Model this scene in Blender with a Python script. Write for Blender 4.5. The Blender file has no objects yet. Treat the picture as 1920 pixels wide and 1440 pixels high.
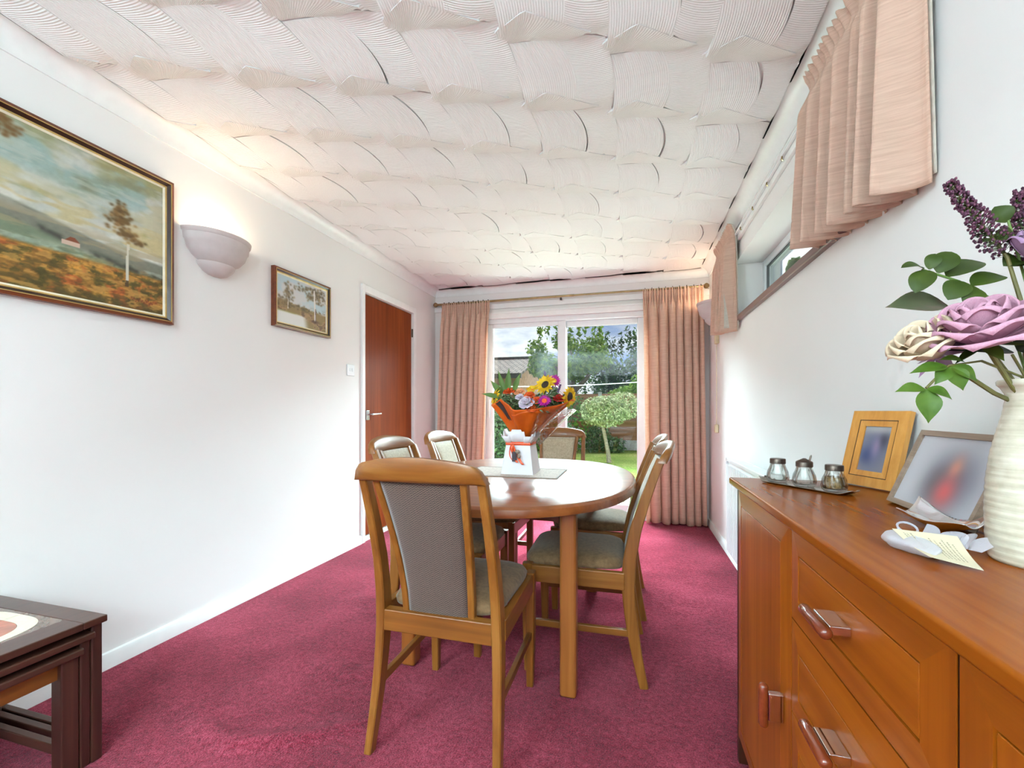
import bpy, bmesh, math, random
import numpy as np
from mathutils import Vector, Matrix, noise as mnoise

PI = math.pi
rnd = random.Random(7)
scene = bpy.context.scene
COL = scene.collection

# ------------------------------------------------------------------ camera
FPX = 808.0
YAW = math.atan2(225.0, FPX)
cam_d = bpy.data.cameras.new('camera')
cam_d.sensor_width = 36.0
cam_d.lens = 36.0 * FPX / 1920.0
cam_d.shift_y = 49.8 / 1920.0
cam_d.clip_start = 0.02
cam_d.clip_end = 300
cam = bpy.data.objects.new('camera', cam_d)
COL.objects.link(cam)
cam.location = (0, 0, 1.06)
cam.rotation_euler = (PI / 2, 0, YAW)
scene.camera = cam

# ------------------------------------------------------------------ sky
def lin(c):
    return tuple((v / 12.92 if v <= 0.04045 else ((v + 0.055) / 1.055) ** 2.4) for v in (x / 255.0 for x in c))

def rgba(c):
    return lin(c) + (1.0,)

SKY_STRENGTH = 0.72
SUN_STRENGTH = 5.5
EXPOSURE = 1.03
PATIO_FILL_W = 2550.0
FILL_LAMP_W = 108.0
SCONCE_W = 1.4
world = bpy.data.worlds.new('cloudy_sky')
scene.world = world
world.use_nodes = True
wn = world.node_tree
wn.nodes.clear()
def WN(t, **k):
    n = wn.nodes.new(t)
    for a, b in k.items():
        setattr(n, a, b)
    return n
w_tc = WN('ShaderNodeTexCoord')
w_map = WN('ShaderNodeMapping')
w_map.inputs['Scale'].default_value = (1.0, 1.0, 2.6)
w_map.inputs['Location'].default_value = (0.35, 0.1, 0.62)
w_n = WN('ShaderNodeTexNoise')
w_n.inputs['Scale'].default_value = 4.6
w_n.inputs['Detail'].default_value = 7.0
w_n.inputs['Roughness'].default_value = 0.56
w_r = WN('ShaderNodeValToRGB')
cr = w_r.color_ramp
cr.elements[0].position = 0.36; cr.elements[0].color = rgba((112, 140, 184))
cr.elements[1].position = 0.46; cr.elements[1].color = rgba((150, 164, 192))
for p, c in ((0.52, (186, 195, 212)), (0.60, (226, 230, 237)), (0.74, (200, 205, 216))):
    e = cr.elements.new(p); e.color = rgba(c)
w_bg = WN('ShaderNodeBackground')
w_bg.inputs['Strength'].default_value = SKY_STRENGTH
w_o = WN('ShaderNodeOutputWorld')
wn.links.new(w_tc.outputs['Generated'], w_map.inputs['Vector'])
wn.links.new(w_map.outputs['Vector'], w_n.inputs['Vector'])
wn.links.new(w_n.outputs['Fac'], w_r.inputs['Fac'])
wn.links.new(w_r.outputs['Color'], w_bg.inputs['Color'])
wn.links.new(w_bg.outputs['Background'], w_o.inputs['Surface'])

# ------------------------------------------------------------------ sun behind bright cloud: very soft
sun_d = bpy.data.lights.new('sun', 'SUN')
sun_d.energy = SUN_STRENGTH
sun_d.angle = math.radians(75)
sun_d.color = (0.95, 1.0, 0.97)
sun = bpy.data.objects.new('sun', sun_d)
COL.objects.link(sun)
sun.location = (6, 9, 8)
sun.rotation_euler = Vector((-0.25, -0.92, -0.80)).to_track_quat('-Z', 'Y').to_euler()

# ------------------------------------------------------------------ unseen area light added outside above the patio doors to boost the daylight
patio_fill_d = bpy.data.lights.new('patio_fill', 'AREA')
patio_fill_d.shape = 'RECTANGLE'
patio_fill_d.size = 5.0; patio_fill_d.size_y = 3.0
patio_fill_d.energy = PATIO_FILL_W
patio_fill_d.color = (0.66, 0.91, 1.0)
patio_fill_o = bpy.data.objects.new('patio_fill', patio_fill_d)
COL.objects.link(patio_fill_o)
patio_fill_o.location = (-0.7, 6.3, 3.95)
patio_fill_o.rotation_euler = (Vector((-0.7, 2.5, 0.6)) - Vector(patio_fill_o.location)).to_track_quat('-Z', 'Y').to_euler()

# ------------------------------------------------------------------ exposure
vs = scene.view_settings
vs.view_transform = 'Standard'
vs.look = 'None'
vs.exposure = EXPOSURE
vs.gamma = 1.0
vs.use_curve_mapping = False
scene.cycles.max_bounces = 8
scene.cycles.diffuse_bounces = 4
scene.cycles.caustics_reflective = False
scene.cycles.caustics_refractive = False
scene.cycles.adaptive_threshold = 0.08
scene.cycles.use_guiding = True
scene.cycles.guiding_training_samples = 24
scene.cycles.glossy_bounces = 3
scene.cycles.transmission_bounces = 6
scene.cycles.transparent_max_bounces = 16
scene.cycles.sample_clamp_indirect = 6.0

# ------------------------------------------------------------------ material helpers
def newmat(name):
    m = bpy.data.materials.new(name)
    m.use_nodes = True
    nt = m.node_tree
    b = nt.nodes['Principled BSDF']
    return m, nt, b

def N(nt, t, **k):
    n = nt.nodes.new(t)
    for a, v in k.items():
        setattr(n, a, v)
    return n

def noise_node(nt, scale, vec=None, detail=3.0, rough=0.55, dist=0.0):
    n = N(nt, 'ShaderNodeTexNoise')
    n.inputs['Scale'].default_value = scale
    n.inputs['Detail'].default_value = detail
    n.inputs['Roughness'].default_value = rough
    n.inputs['Distortion'].default_value = dist
    if vec is not None:
        nt.links.new(vec, n.inputs['Vector'])
    return n

def coords(nt, scale=(1, 1, 1), kind='Object', rot=(0, 0, 0)):
    tc = N(nt, 'ShaderNodeTexCoord')
    mp = N(nt, 'ShaderNodeMapping')
    mp.inputs['Scale'].default_value = scale
    mp.inputs['Rotation'].default_value = rot
    nt.links.new(tc.outputs[kind], mp.inputs['Vector'])
    return mp.outputs['Vector']

def ramp(nt, fac, stops):
    r = N(nt, 'ShaderNodeValToRGB')
    e = r.color_ramp.elements
    e[0].position, e[0].color = stops[0][0], rgba(stops[0][1])
    e[1].position, e[1].color = stops[-1][0], rgba(stops[-1][1])
    for p, c in stops[1:-1]:
        x = e.new(p); x.color = rgba(c)
    nt.links.new(fac, r.inputs['Fac'])
    return r

def bump(nt, b, height, strength=0.3, dist=0.01):
    bp = N(nt, 'ShaderNodeBump')
    bp.inputs['Strength'].default_value = strength
    bp.inputs['Distance'].default_value = dist
    nt.links.new(height, bp.inputs['Height'])
    nt.links.new(bp.outputs['Normal'], b.inputs['Normal'])
    return bp

def plain(name, col, rough=0.5, spec=0.5, metal=0.0, coat=0.0, var=0.05, nscale=18.0, bstr=0.0):
    m, nt, b = newmat(name)
    v = coords(nt)
    n = noise_node(nt, nscale, v)
    lo = tuple(max(0, c * (1 - var)) for c in col)
    hi = tuple(min(255, c * (1 + var)) for c in col)
    r = ramp(nt, n.outputs['Fac'], [(0.3, lo), (0.7, hi)])
    nt.links.new(r.outputs['Color'], b.inputs['Base Color'])
    b.inputs['Roughness'].default_value = rough
    b.inputs['Specular IOR Level'].default_value = spec
    b.inputs['Metallic'].default_value = metal
    b.inputs['Coat Weight'].default_value = coat
    b.inputs['Coat Roughness'].default_value = 0.12
    if bstr:
        bump(nt, b, n.outputs['Fac'], bstr, 0.003)
    return m

def wood(name, dark, mid, light, axis='z', rough=0.4, coat=0.0, coat_rough=0.15, grain=60.0, bstr=0.05):
    m, nt, b = newmat(name)
    sc = {'x': (1.2, grain, grain), 'y': (grain, 1.2, grain), 'z': (grain, grain, 1.2)}[axis]
    sc2 = {'x': (0.6, 7, 7), 'y': (7, 0.6, 7), 'z': (7, 7, 0.6)}[axis]
    n1 = noise_node(nt, 1.0, coords(nt, sc), 4.0, 0.6, 0.4)
    n2 = noise_node(nt, 1.0, coords(nt, sc2), 3.0, 0.55, 1.2)
    mx = N(nt, 'ShaderNodeMath', operation='MULTIPLY_ADD')
    mx.inputs[1].default_value = 0.45
    nt.links.new(n1.outputs['Fac'], mx.inputs[0])
    ml = N(nt, 'ShaderNodeMath', operation='MULTIPLY')
    ml.inputs[1].default_value = 0.55
    nt.links.new(n2.outputs['Fac'], ml.inputs[0])
    nt.links.new(ml.outputs[0], mx.inputs[2])
    r = ramp(nt, mx.outputs[0], [(0.30, dark), (0.5, mid), (0.70, light)])
    nt.links.new(r.outputs['Color'], b.inputs['Base Color'])
    b.inputs['Roughness'].default_value = rough
    b.inputs['Coat Weight'].default_value = coat
    b.inputs['Coat Roughness'].default_value = coat_rough
    if bstr:
        bump(nt, b, n1.outputs['Fac'], bstr, 0.002)
    return m

def fabric(name, lo, hi, slub=(14, 14, 240), rough=0.85, trans=0.0, bstr=0.25, sheen=0.2):
    m, nt, b = newmat(name)
    n1 = noise_node(nt, 1.0, coords(nt, slub), 3.0, 0.6)
    n2 = noise_node(nt, 260.0, coords(nt), 2.0)
    r = ramp(nt, n1.outputs['Fac'], [(0.3, lo), (0.7, hi)])
    nt.links.new(r.outputs['Color'], b.inputs['Base Color'])
    b.inputs['Roughness'].default_value = rough
    b.inputs['Sheen Weight'].default_value = sheen
    b.inputs['Specular IOR Level'].default_value = 0.25
    ad = N(nt, 'ShaderNodeMath', operation='ADD')
    nt.links.new(n1.outputs['Fac'], ad.inputs[0])
    nt.links.new(n2.outputs['Fac'], ad.inputs[1])
    bump(nt, b, ad.outputs[0], bstr, 0.002)
    if trans:
        tr = N(nt, 'ShaderNodeBsdfTranslucent')
        nt.links.new(r.outputs['Color'], tr.inputs['Color'])
        mix = N(nt, 'ShaderNodeMixShader')
        mix.inputs[0].default_value = trans
        nt.links.new(b.outputs[0], mix.inputs[1])
        nt.links.new(tr.outputs[0], mix.inputs[2])
        nt.links.new(mix.outputs[0], nt.nodes['Material Output'].inputs['Surface'])
    return m

def leafmat(name, stops, rough=0.5, trans=0.25, nscale=30.0, vein=False):
    m, nt, b = newmat(name)
    g = N(nt, 'ShaderNodeNewGeometry')
    n = noise_node(nt, nscale, coords(nt))
    ad = N(nt, 'ShaderNodeMath', operation='MULTIPLY_ADD')
    ad.inputs[1].default_value = 0.5
    nt.links.new(n.outputs['Fac'], ad.inputs[0])
    hl = N(nt, 'ShaderNodeMath', operation='MULTIPLY')
    hl.inputs[1].default_value = 0.5
    nt.links.new(g.outputs['Random Per Island'], hl.inputs[0])
    nt.links.new(hl.outputs[0], ad.inputs[2])
    r = ramp(nt, ad.outputs[0], stops)
    nt.links.new(r.outputs['Color'], b.inputs['Base Color'])
    b.inputs['Roughness'].default_value = rough
    b.inputs['Specular IOR Level'].default_value = 0.3
    tr = N(nt, 'ShaderNodeBsdfTranslucent')
    nt.links.new(r.outputs['Color'], tr.inputs['Color'])
    mix = N(nt, 'ShaderNodeMixShader')
    mix.inputs[0].default_value = trans
    nt.links.new(b.outputs[0], mix.inputs[1])
    nt.links.new(tr.outputs[0], mix.inputs[2])
    nt.links.new(mix.outputs[0], nt.nodes['Material Output'].inputs['Surface'])
    return m

def paned(name, tint=(255, 255, 255), gloss=0.06, rough=0.0, wrinkle=0.0, ior_edge=0.35, clear=1.0):
    """thin clear sheet: transparent with a fresnel gloss"""
    m = bpy.data.materials.new(name)
    m.use_nodes = True
    nt = m.node_tree
    nt.nodes.clear()
    o = N(nt, 'ShaderNodeOutputMaterial')
    t = N(nt, 'ShaderNodeBsdfTransparent')
    t.inputs['Color'].default_value = rgba(tint)
    gl = N(nt, 'ShaderNodeBsdfGlossy')
    gl.inputs['Roughness'].default_value = rough
    lw = N(nt, 'ShaderNodeLayerWeight')
    lw.inputs['Blend'].default_value = ior_edge
    mr = N(nt, 'ShaderNodeMapRange')
    mr.inputs['To Min'].default_value = gloss
    mr.inputs['To Max'].default_value = 0.75
    nt.links.new(lw.outputs['Fresnel'], mr.inputs['Value'])
    mx = N(nt, 'ShaderNodeMixShader')
    nt.links.new(mr.outputs[0], mx.inputs[0])
    nt.links.new(t.outputs[0], mx.inputs[1])
    nt.links.new(gl.outputs[0], mx.inputs[2])
    nt.links.new(mx.outputs[0], o.inputs['Surface'])
    if wrinkle:
        n = noise_node(nt, 38.0, coords(nt), 3.0, 0.6, 1.0)
        bp = N(nt, 'ShaderNodeBump')
        bp.inputs['Strength'].default_value = wrinkle
        bp.inputs['Distance'].default_value = 0.01
        nt.links.new(n.outputs['Fac'], bp.inputs['Height'])
        nt.links.new(bp.outputs['Normal'], gl.inputs['Normal'])
        nt.links.new(bp.outputs['Normal'], lw.inputs['Normal'])
    return m

def printed(name, rough=0.6, coat=0.0, bstr=0.0):
    """flat print: colour comes from the mesh's paint attribute"""
    m, nt, b = newmat(name)
    a = N(nt, 'ShaderNodeAttribute', attribute_name='paint')
    nt.links.new(a.outputs['Color'], b.inputs['Base Color'])
    b.inputs['Roughness'].default_value = rough
    b.inputs['Coat Weight'].default_value = coat
    b.inputs['Coat Roughness'].default_value = 0.05
    if bstr:
        n = noise_node(nt, 220.0, coords(nt, (1, 1, 2.0)), 4.0)
        bump(nt, b, n.outputs['Fac'], bstr, 0.002)
    return m

# ------------------------------------------------------------------ geometry helpers
class G:
    def __init__(s):
        s.v = []; s.f = []; s.att = None
    def add(s, vs_, fs):
        o = len(s.v)
        s.v += [tuple(p) for p in vs_]
        s.f += [tuple(i + o for i in f) for f in fs]
        return s
    def box(s, x0, x1, y0, y1, z0, z1):
        return s.add([(x0, y0, z0), (x1, y0, z0), (x1, y1, z0), (x0, y1, z0), (x0, y0, z1), (x1, y0, z1), (x1, y1, z1), (x0, y1, z1)],
                     [(3, 2, 1, 0), (4, 5, 6, 7), (0, 1, 5, 4), (1, 2, 6, 5), (2, 3, 7, 6), (3, 0, 4, 7)])
    def grid(s, fn, nu, nv, wrap=False):
        """fn(u,v) for u,v in 0..1"""
        vs_ = []
        nuu = nu if wrap else nu + 1
        for j in range(nv + 1):
            for i in range(nuu):
                vs_.append(fn(i / nu, j / nv))
        fs = []
        for j in range(nv):
            for i in range(nu):
                a = j * nuu + i
                b = j * nuu + (i + 1) % nuu
                fs.append((a, b, b + nuu, a + nuu))
        return s.add(vs_, fs)
    def loft(s, secs, caps=True, closed=False):
        """secs: list of rings (lists of points, same length)"""
        n = len(secs[0]); vs_ = [p for r in secs for p in r]; fs = []
        m = len(secs)
        for j in range(m if closed else m - 1):
            for i in range(n):
                a = j * n + i; b = j * n + (i + 1) % n
                k = ((j + 1) % m) * n
                fs.append((a, b, k + (i + 1) % n, k + i))
        if caps and not closed:
            fs.append(tuple(range(n - 1, -1, -1)))
            fs.append(tuple((m - 1) * n + i for i in range(n)))
        return s.add(vs_, fs)
    def tube(s, path, r, n=8, caps=True, closed=False):
        P = [Vector(p) for p in path]
        rr = r if isinstance(r, (list, tuple)) else [r] * len(P)
        secs = []; up = None
        for i, p in enumerate(P):
            if closed:
                t = P[(i + 1) % len(P)] - P[i - 1]
            else:
                t = P[min(i + 1, len(P) - 1)] - P[max(i - 1, 0)]
            t.normalize()
            if up is None:
                up = Vector((0, 0, 1)) if abs(t.z) < 0.9 else Vector((1, 0, 0))
            sd = t.cross(up)
            if sd.length < 1e-5:
                sd = t.orthogonal()
            sd.normalize(); up2 = sd.cross(t).normalized(); up = up2
            secs.append([tuple(p + sd * math.cos(2 * PI * k / n) * rr[i] + up2 * math.sin(2 * PI * k / n) * rr[i]) for k in range(n)])
        return s.loft(secs, caps, closed)
    def lathe(s, prof, n=24, c=(0, 0), a0=0.0, a1=2 * PI, mod=None):
        """prof: list of (r,z)"""
        full = abs(a1 - a0 - 2 * PI) < 1e-6
        def fn(u, v):
            k = v * (len(prof) - 1); i = min(int(k + 1e-6), len(prof) - 2); t = k - i
            r = prof[i][0] * (1 - t) + prof[i + 1][0] * t
            z = prof[i][1] * (1 - t) + prof[i + 1][1] * t
            a = a0 + (a1 - a0) * u
            if mod:
                r *= mod(a, z)
            return (c[0] + r * math.cos(a), c[1] + r * math.sin(a), z)
        return s.grid(fn, n, len(prof) - 1, wrap=full)
    def ball(s, c, r, nu=12, nv=8):
        rx, ry, rz = r if isinstance(r, (tuple, list)) else (r, r, r)
        def fn(u, v):
            a = 2 * PI * u; b = PI * (v - 0.5)
            return (c[0] + rx * math.cos(a) * math.cos(b), c[1] + ry * math.sin(a) * math.cos(b), c[2] + rz * math.sin(b))
        return s.grid(fn, nu, nv, wrap=True)
    def build(s, name, mat, parent=None, world=True, sharp=35, smooth=True, bevel=0.0, bseg=2, solid=0.0, weld=False, sub=0):
        off = Vector((0, 0, 0))
        if parent is not None and world:
            off = root_loc(parent)
        me = bpy.data.meshes.new(name)
        me.from_pydata([tuple(Vector(p) - off) for p in s.v], [], s.f)
        me.validate()
        if weld:
            b = bmesh.new(); b.from_mesh(me)
            bmesh.ops.remove_doubles(b, verts=b.verts, dist=1e-5)
            bmesh.ops.recalc_face_normals(b, faces=b.faces)
            b.to_mesh(me); b.free()
        if smooth:
            me.polygons.foreach_set('use_smooth', [True] * len(me.polygons))
            if sharp:
                me.set_sharp_from_angle(angle=math.radians(sharp))
        me.materials.append(mat)
        o = bpy.data.objects.new(name, me)
        COL.objects.link(o)
        if parent is not None:
            o.parent = parent
        if bevel:
            md = o.modifiers.new('bevel', 'BEVEL')
            md.width = bevel; md.segments = bseg; md.limit_method = 'ANGLE'; md.angle_limit = math.radians(40)
            md.harden_normals = True
        if solid:
            md = o.modifiers.new('solid', 'SOLIDIFY'); md.thickness = solid; md.offset = 0
        if sub:
            md = o.modifiers.new('sub', 'SUBSURF'); md.levels = sub; md.render_levels = sub
        return o

def root_loc(o):
    l = Vector(o.location)
    while o.parent is not None:
        o = o.parent
        l = l + Vector(o.location)
    return l

def tag(o, label, cat, group=None):
    o['label'] = label; o['category'] = cat
    if group:
        o['group'] = group
    return o

def thing(name, label, cat, loc=(0, 0, 0), rotz=0.0, group=None):
    o = bpy.data.objects.new(name, None)
    o.empty_display_size = 0.05
    COL.objects.link(o)
    o.location = loc; o.rotation_euler = (0, 0, rotz)
    return tag(o, label, cat, group)

def struct(o, label=None):
    o['kind'] = 'structure'
    if label:
        o['label'] = label
    return o

def copy_tree(o, parent=None):
    c = o.copy(); COL.objects.link(c)
    c.parent = parent
    for ch in list(o.children):
        copy_tree(ch, c)
    return c

def link_copy(o, parent, mat4):
    c = o.copy(); COL.objects.link(c); c.parent = parent
    c.matrix_parent_inverse = Matrix.Identity(4)
    c.matrix_basis = mat4
    return c

def smoothstep(a, b, x):
    t = min(1, max(0, (x - a) / (b - a)))
    return t * t * (3 - 2 * t)

def interp(tab, x):
    if x <= tab[0][0]:
        return tab[0][1]
    for (x0, y0), (x1, y1) in zip(tab, tab[1:]):
        if x <= x1:
            t = (x - x0) / (x1 - x0)
            return y0 + (y1 - y0) * t
    return tab[-1][1]

# value noise for painted pictures
def vnoise(shape, fx, fy, seed, octaves=4, rough=0.55):
    rs = np.random.RandomState(seed)
    H, W = shape
    out = np.zeros(shape); amp = 1.0; tot = 0
    for o_ in range(octaves):
        gx, gy = int(max(2, fx * 2 ** o_)), int(max(2, fy * 2 ** o_))
        gr = rs.rand(gy + 2, gx + 2)
        X = np.linspace(0, gx, W, endpoint=False); Y = np.linspace(0, gy, H, endpoint=False)
        xi = X.astype(int); yi = Y.astype(int); xf = X - xi; yf = Y - yi
        xf = xf * xf * (3 - 2 * xf); yf = yf * yf * (3 - 2 * yf)
        a = gr[yi][:, xi]; b = gr[yi][:, xi + 1]; c = gr[yi + 1][:, xi]; d = gr[yi + 1][:, xi + 1]
        out += amp * ((a * (1 - xf) + b * xf) * (1 - yf)[:, None] + (c * (1 - xf) + d * xf) * yf[:, None])
        tot += amp; amp *= rough
    return out / tot

def paint_sheet(name, img, fn, mat, parent, thick=0.0):
    """img HxWx3 sRGB 0..255 (row 0 = bottom); fn(u,v)->world point; one quad per pixel, painted per face corner"""
    H, W, _ = img.shape
    g = G(); g.grid(fn, W, H)
    o = g.build(name, mat, parent, sharp=0)
    me = o.data
    at = me.color_attributes.new('paint', 'FLOAT_COLOR', 'POINT')
    im = np.clip(img, 0, 255) / 255.0
    pad = np.pad(im, ((0, 1), (0, 1), (0, 0)), mode='edge')
    l = np.where(pad <= 0.04045, pad / 12.92, ((pad + 0.055) / 1.055) ** 2.4)
    arr = np.ones((len(me.vertices), 4), dtype=np.float32)
    arr[:, :3] = l.reshape(-1, 3)
    at.data.foreach_set('color', arr.ravel())
    return o
# ================================================================== ROOM SHELL
XL, XR, YB, YF, H = -2.082, 0.688, 4.337, -3.4, 2.38

def wall_paint(name, col, bs=0.06):
    m, nt, b = newmat(name)
    v = coords(nt)
    n = noise_node(nt, 160.0, v, 4.0, 0.6)
    n2 = noise_node(nt, 1.3, v, 2.0)
    r = ramp(nt, n2.outputs['Fac'], [(0.3, tuple(c * 0.985 for c in col)), (0.7, col)])
    nt.links.new(r.outputs['Color'], b.inputs['Base Color'])
    b.inputs['Roughness'].default_value = 0.7
    b.inputs['Specular IOR Level'].default_value = 0.25
    bump(nt, b, n.outputs['Fac'], bs, 0.003)
    return m

M_wall = wall_paint('blush_white_paint', (238, 235, 233))
M_white = plain('white_gloss_paint', (240, 240, 239), 0.35, 0.5, var=0.01)
M_upvc = plain('white_upvc', (238, 240, 242), 0.25, 0.5, var=0.01)
M_ext = plain('buff_brick_face', (176, 140, 112), 0.9, 0.2, var=0.2, nscale=40)

# carpet
M_carpet, nt, b = newmat('raspberry_carpet')
v = coords(nt)
n1 = noise_node(nt, 210.0, v, 3.0, 0.75)
n2 = noise_node(nt, 2.1, v, 4.0, 0.62)
n3 = noise_node(nt, 55.0, v, 3.0, 0.6)
sm = N(nt, 'ShaderNodeMath', operation='MULTIPLY_ADD'); sm.inputs[1].default_value = 0.50
nt.links.new(n1.outputs['Fac'], sm.inputs[0])
s2 = N(nt, 'ShaderNodeMath', operation='MULTIPLY_ADD'); s2.inputs[1].default_value = 0.28
nt.links.new(n2.outputs['Fac'], s2.inputs[0])
s3 = N(nt, 'ShaderNodeMath', operation='MULTIPLY'); s3.inputs[1].default_value = 0.22
nt.links.new(n3.outputs['Fac'], s3.inputs[0])
nt.links.new(s3.outputs[0], s2.inputs[2]); nt.links.new(s2.outputs[0], sm.inputs[2])
r = ramp(nt, sm.outputs[0], [(0.40, (82, 12, 28)), (0.5, (146, 36, 58)), (0.60, (200, 80, 104))])
nt.links.new(r.outputs['Color'], b.inputs['Base Color'])
b.inputs['Roughness'].default_value = 0.95
b.inputs['Specular IOR Level'].default_value = 0.05
b.inputs['Sheen Weight'].default_value = 0.32
b.inputs['Sheen Roughness'].default_value = 0.28
b.inputs['Sheen Tint'].default_value = rgba((250, 200, 215))
hb = N(nt, 'ShaderNodeMath', operation='ADD')
nt.links.new(n1.outputs['Fac'], hb.inputs[0]); nt.links.new(n3.outputs['Fac'], hb.inputs[1])
bump(nt, b, hb.outputs[0], 0.8, 0.012)

# floor with the soft rucks the carpet has beside the nest of tables
def ruck(x, y, pts, w, h):
    best = 1e9; tt = 0
    for k in range(len(pts) - 1):
        ax, ay = pts[k]; bx, by = pts[k + 1]
        dx, dy = bx - ax, by - ay
        t = max(0, min(1, ((x - ax) * dx + (y - ay) * dy) / (dx * dx + dy * dy)))
        d = math.hypot(x - ax - t * dx, y - ay - t * dy)
        if d < best:
            best = d; tt = (k + t) / (len(pts) - 1)
    return h * math.exp(-(best / w) ** 2) * math.sin(PI * min(1, max(0, tt))) ** 0.5

RUCKS = [([(-1.62, 1.22), (-1.40, 1.12), (-1.22, 1.09), (-1.02, 1.17), (-0.86, 1.30)], 0.030, 0.018),
         ([(-1.30, 1.52), (-1.10, 1.50), (-0.92, 1.58)], 0.05, 0.010),
         ([(-1.45, 2.55), (-1.25, 2.50), (-1.0, 2.60)], 0.022, 0.016),
         ([(-1.55, 2.15), (-1.3, 2.02), (-1.1, 2.0)], 0.05, 0.012)]
def floor_fn(u, v):
    x = XL + (XR - XL) * u; y = YF + (YB - YF) * v
    z = 0.0
    if -1.9 < x < -0.6 and 0.8 < y < 2.9:
        for pts, w, h in RUCKS:
            z += ruck(x, y, pts, w, h)
    return (x, y, z)
g = G(); g.grid(floor_fn, 150, 400)
struct(g.build('floor', M_carpet), 'raspberry red fitted carpet')

# ---- walls (real thickness, openings for door and windows)
DY0, DY1, DZ = 3.024, 3.82, 2.012             # door opening
g = G()
T = 0.12
g.box(XL - T, XL, YF - 0.28, DY0, 0, H)
g.box(XL - T, XL, DY1, YB + 0.28, 0, H)
g.box(XL - T, XL, DY0, DY1, DZ, H)
struct(g.build('wall_left', M_wall), 'blush white painted wall with pictures')

PX0, PX1, PZ = -1.56, 0.19, 2.03              # patio door opening
g = G()
g.box(XL, PX0, YB, YB + 0.28, -0.2, H)
g.box(PX1, XR + 0.28, YB, YB + 0.28, -0.2, H)
g.box(PX0, PX1, YB, YB + 0.28, PZ, H)
g.box(PX0, PX1, YB + 0.005, YB + 0.28, -0.2, -0.005)
struct(g.build('wall_back', M_wall), 'blush white wall around the patio doors')

WY0, WY1, WZ0, WZ1 = 1.33, 3.30, 1.672, 2.075  # high window opening
g = G()
g.box(XR, XR + 0.28, YF - 0.28, YB, 0, WZ0)
g.box(XR, XR + 0.28, YF - 0.28, YB, WZ1, H)
g.box(XR, XR + 0.28, YF - 0.28, WY0, WZ0, WZ1)
g.box(XR, XR + 0.28, WY1, YB, WZ0, WZ1)
struct(g.build('wall_right', M_wall), 'blush white wall with high window')

RX0, RX1, RZ0, RZ1 = -1.75, 0.35, 0.55, 2.10   # window added at the unseen lounge end to let in light
g = G()
g.box(XL, RX0, YF - 0.28, YF, 0, H)
g.box(RX1, XR, YF - 0.28, YF, 0, H)
g.box(RX0, RX1, YF - 0.28, YF, 0, RZ0)
g.box(RX0, RX1, YF - 0.28, YF, RZ1, H)
struct(g.build('wall_front', M_wall), 'blush white wall at the lounge end')

# ---- ceiling: combed plaster strokes in a slanted lattice
M_ceil, nt, b = newmat('combed_white_plaster')
a = N(nt, 'ShaderNodeAttribute', attribute_name='comb')
sn = N(nt, 'ShaderNodeMath', operation='MULTIPLY'); sn.inputs[1].default_value = 2 * PI / 0.0078
nt.links.new(a.outputs['Fac'], sn.inputs[0])
si = N(nt, 'ShaderNodeMath', operation='SINE'); nt.links.new(sn.outputs[0], si.inputs[0])
n = noise_node(nt, 90.0, coords(nt), 3.0)
ad = N(nt, 'ShaderNodeMath', operation='MULTIPLY_ADD'); ad.inputs[1].default_value = 0.5
nt.links.new(si.outputs[0], ad.inputs[0]); nt.links.new(n.outputs['Fac'], ad.inputs[2])
bump(nt, b, ad.outputs[0], 0.6, 0.0020)
b.inputs['Base Color'].default_value = rgba((246, 246, 245))
b.inputs['Roughness'].default_value = 0.75
b.inputs['Specular IOR Level'].default_value = 0.2
gc = G(); comb = []
gc.box(XL - T, XR + 0.28, YF - 0.28, YB + 0.28, H, H + 0.15)
comb += [0.0] * 8
def strip(P00, P10, P01, P11, nu, nv, bend_u0, bend_u1, bend_v0, bend_v1, zf, cf, kite=False):
    """curved bilinear patch; bends push the edges sideways; zf(u,v) drop below the ceiling; cf(u,v,x,y) comb coordinate"""
    base = len(gc.v)
    def pt(u, v):
        x = (P00[0] * (1 - u) + P10[0] * u) * (1 - v) + (P01[0] * (1 - u) + P11[0] * u) * v
        y = (P00[1] * (1 - u) + P10[1] * u) * (1 - v) + (P01[1] * (1 - u) + P11[1] * u) * v
        hu, hv = 4 * u * (1 - u), 4 * v * (1 - v)
        if kite:
            hu = kite_shape(u)
        x += hv * (bend_u0 * (1 - u) + bend_u1 * u)
        y += hu * (bend_v0 * (1 - v) + bend_v1 * v)
        return x, y
    def fn(u, v):
        x, y = pt(u, v)
        x = min(XR - 0.082, max(XL + 0.082, x))
        y = min(YB - 0.082, max(YF + 0.01, y))
        comb.append(cf(u, v, x, y))
        return (x, y, H - zf(u, v, x, y))
    gc.grid(lambda u, v: fn(u, v), nu, nv)
    # thin plaster edges that close the stroke against the ceiling
    rim = [(i / nu, 0.0) for i in range(nu)] + [(1.0, j / nv) for j in range(nv)] + [(1 - i / nu, 1.0) for i in range(nu)] + [(0.0, 1 - j / nv) for j in range(nv)]
    lo_ = [fn(*q_) for q_ in rim]
    hi_ = [(p_[0], p_[1], H + 0.001) for p_ in lo_]
    comb.extend([0.0] * len(hi_))
    m_ = len(rim)
    gc.add(lo_ + hi_, [(i, (i + 1) % m_, m_ + (i + 1) % m_, m_ + i) for i in range(m_)])
    return base
rc = random.Random(3)
def kite_shape(u):
    return (u / 0.38) ** 0.8 if u < 0.38 else ((1 - u) / 0.62) ** 1.05
def jit(s):
    return rc.uniform(-s, s)
ncol = 9; nrow = 24
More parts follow.
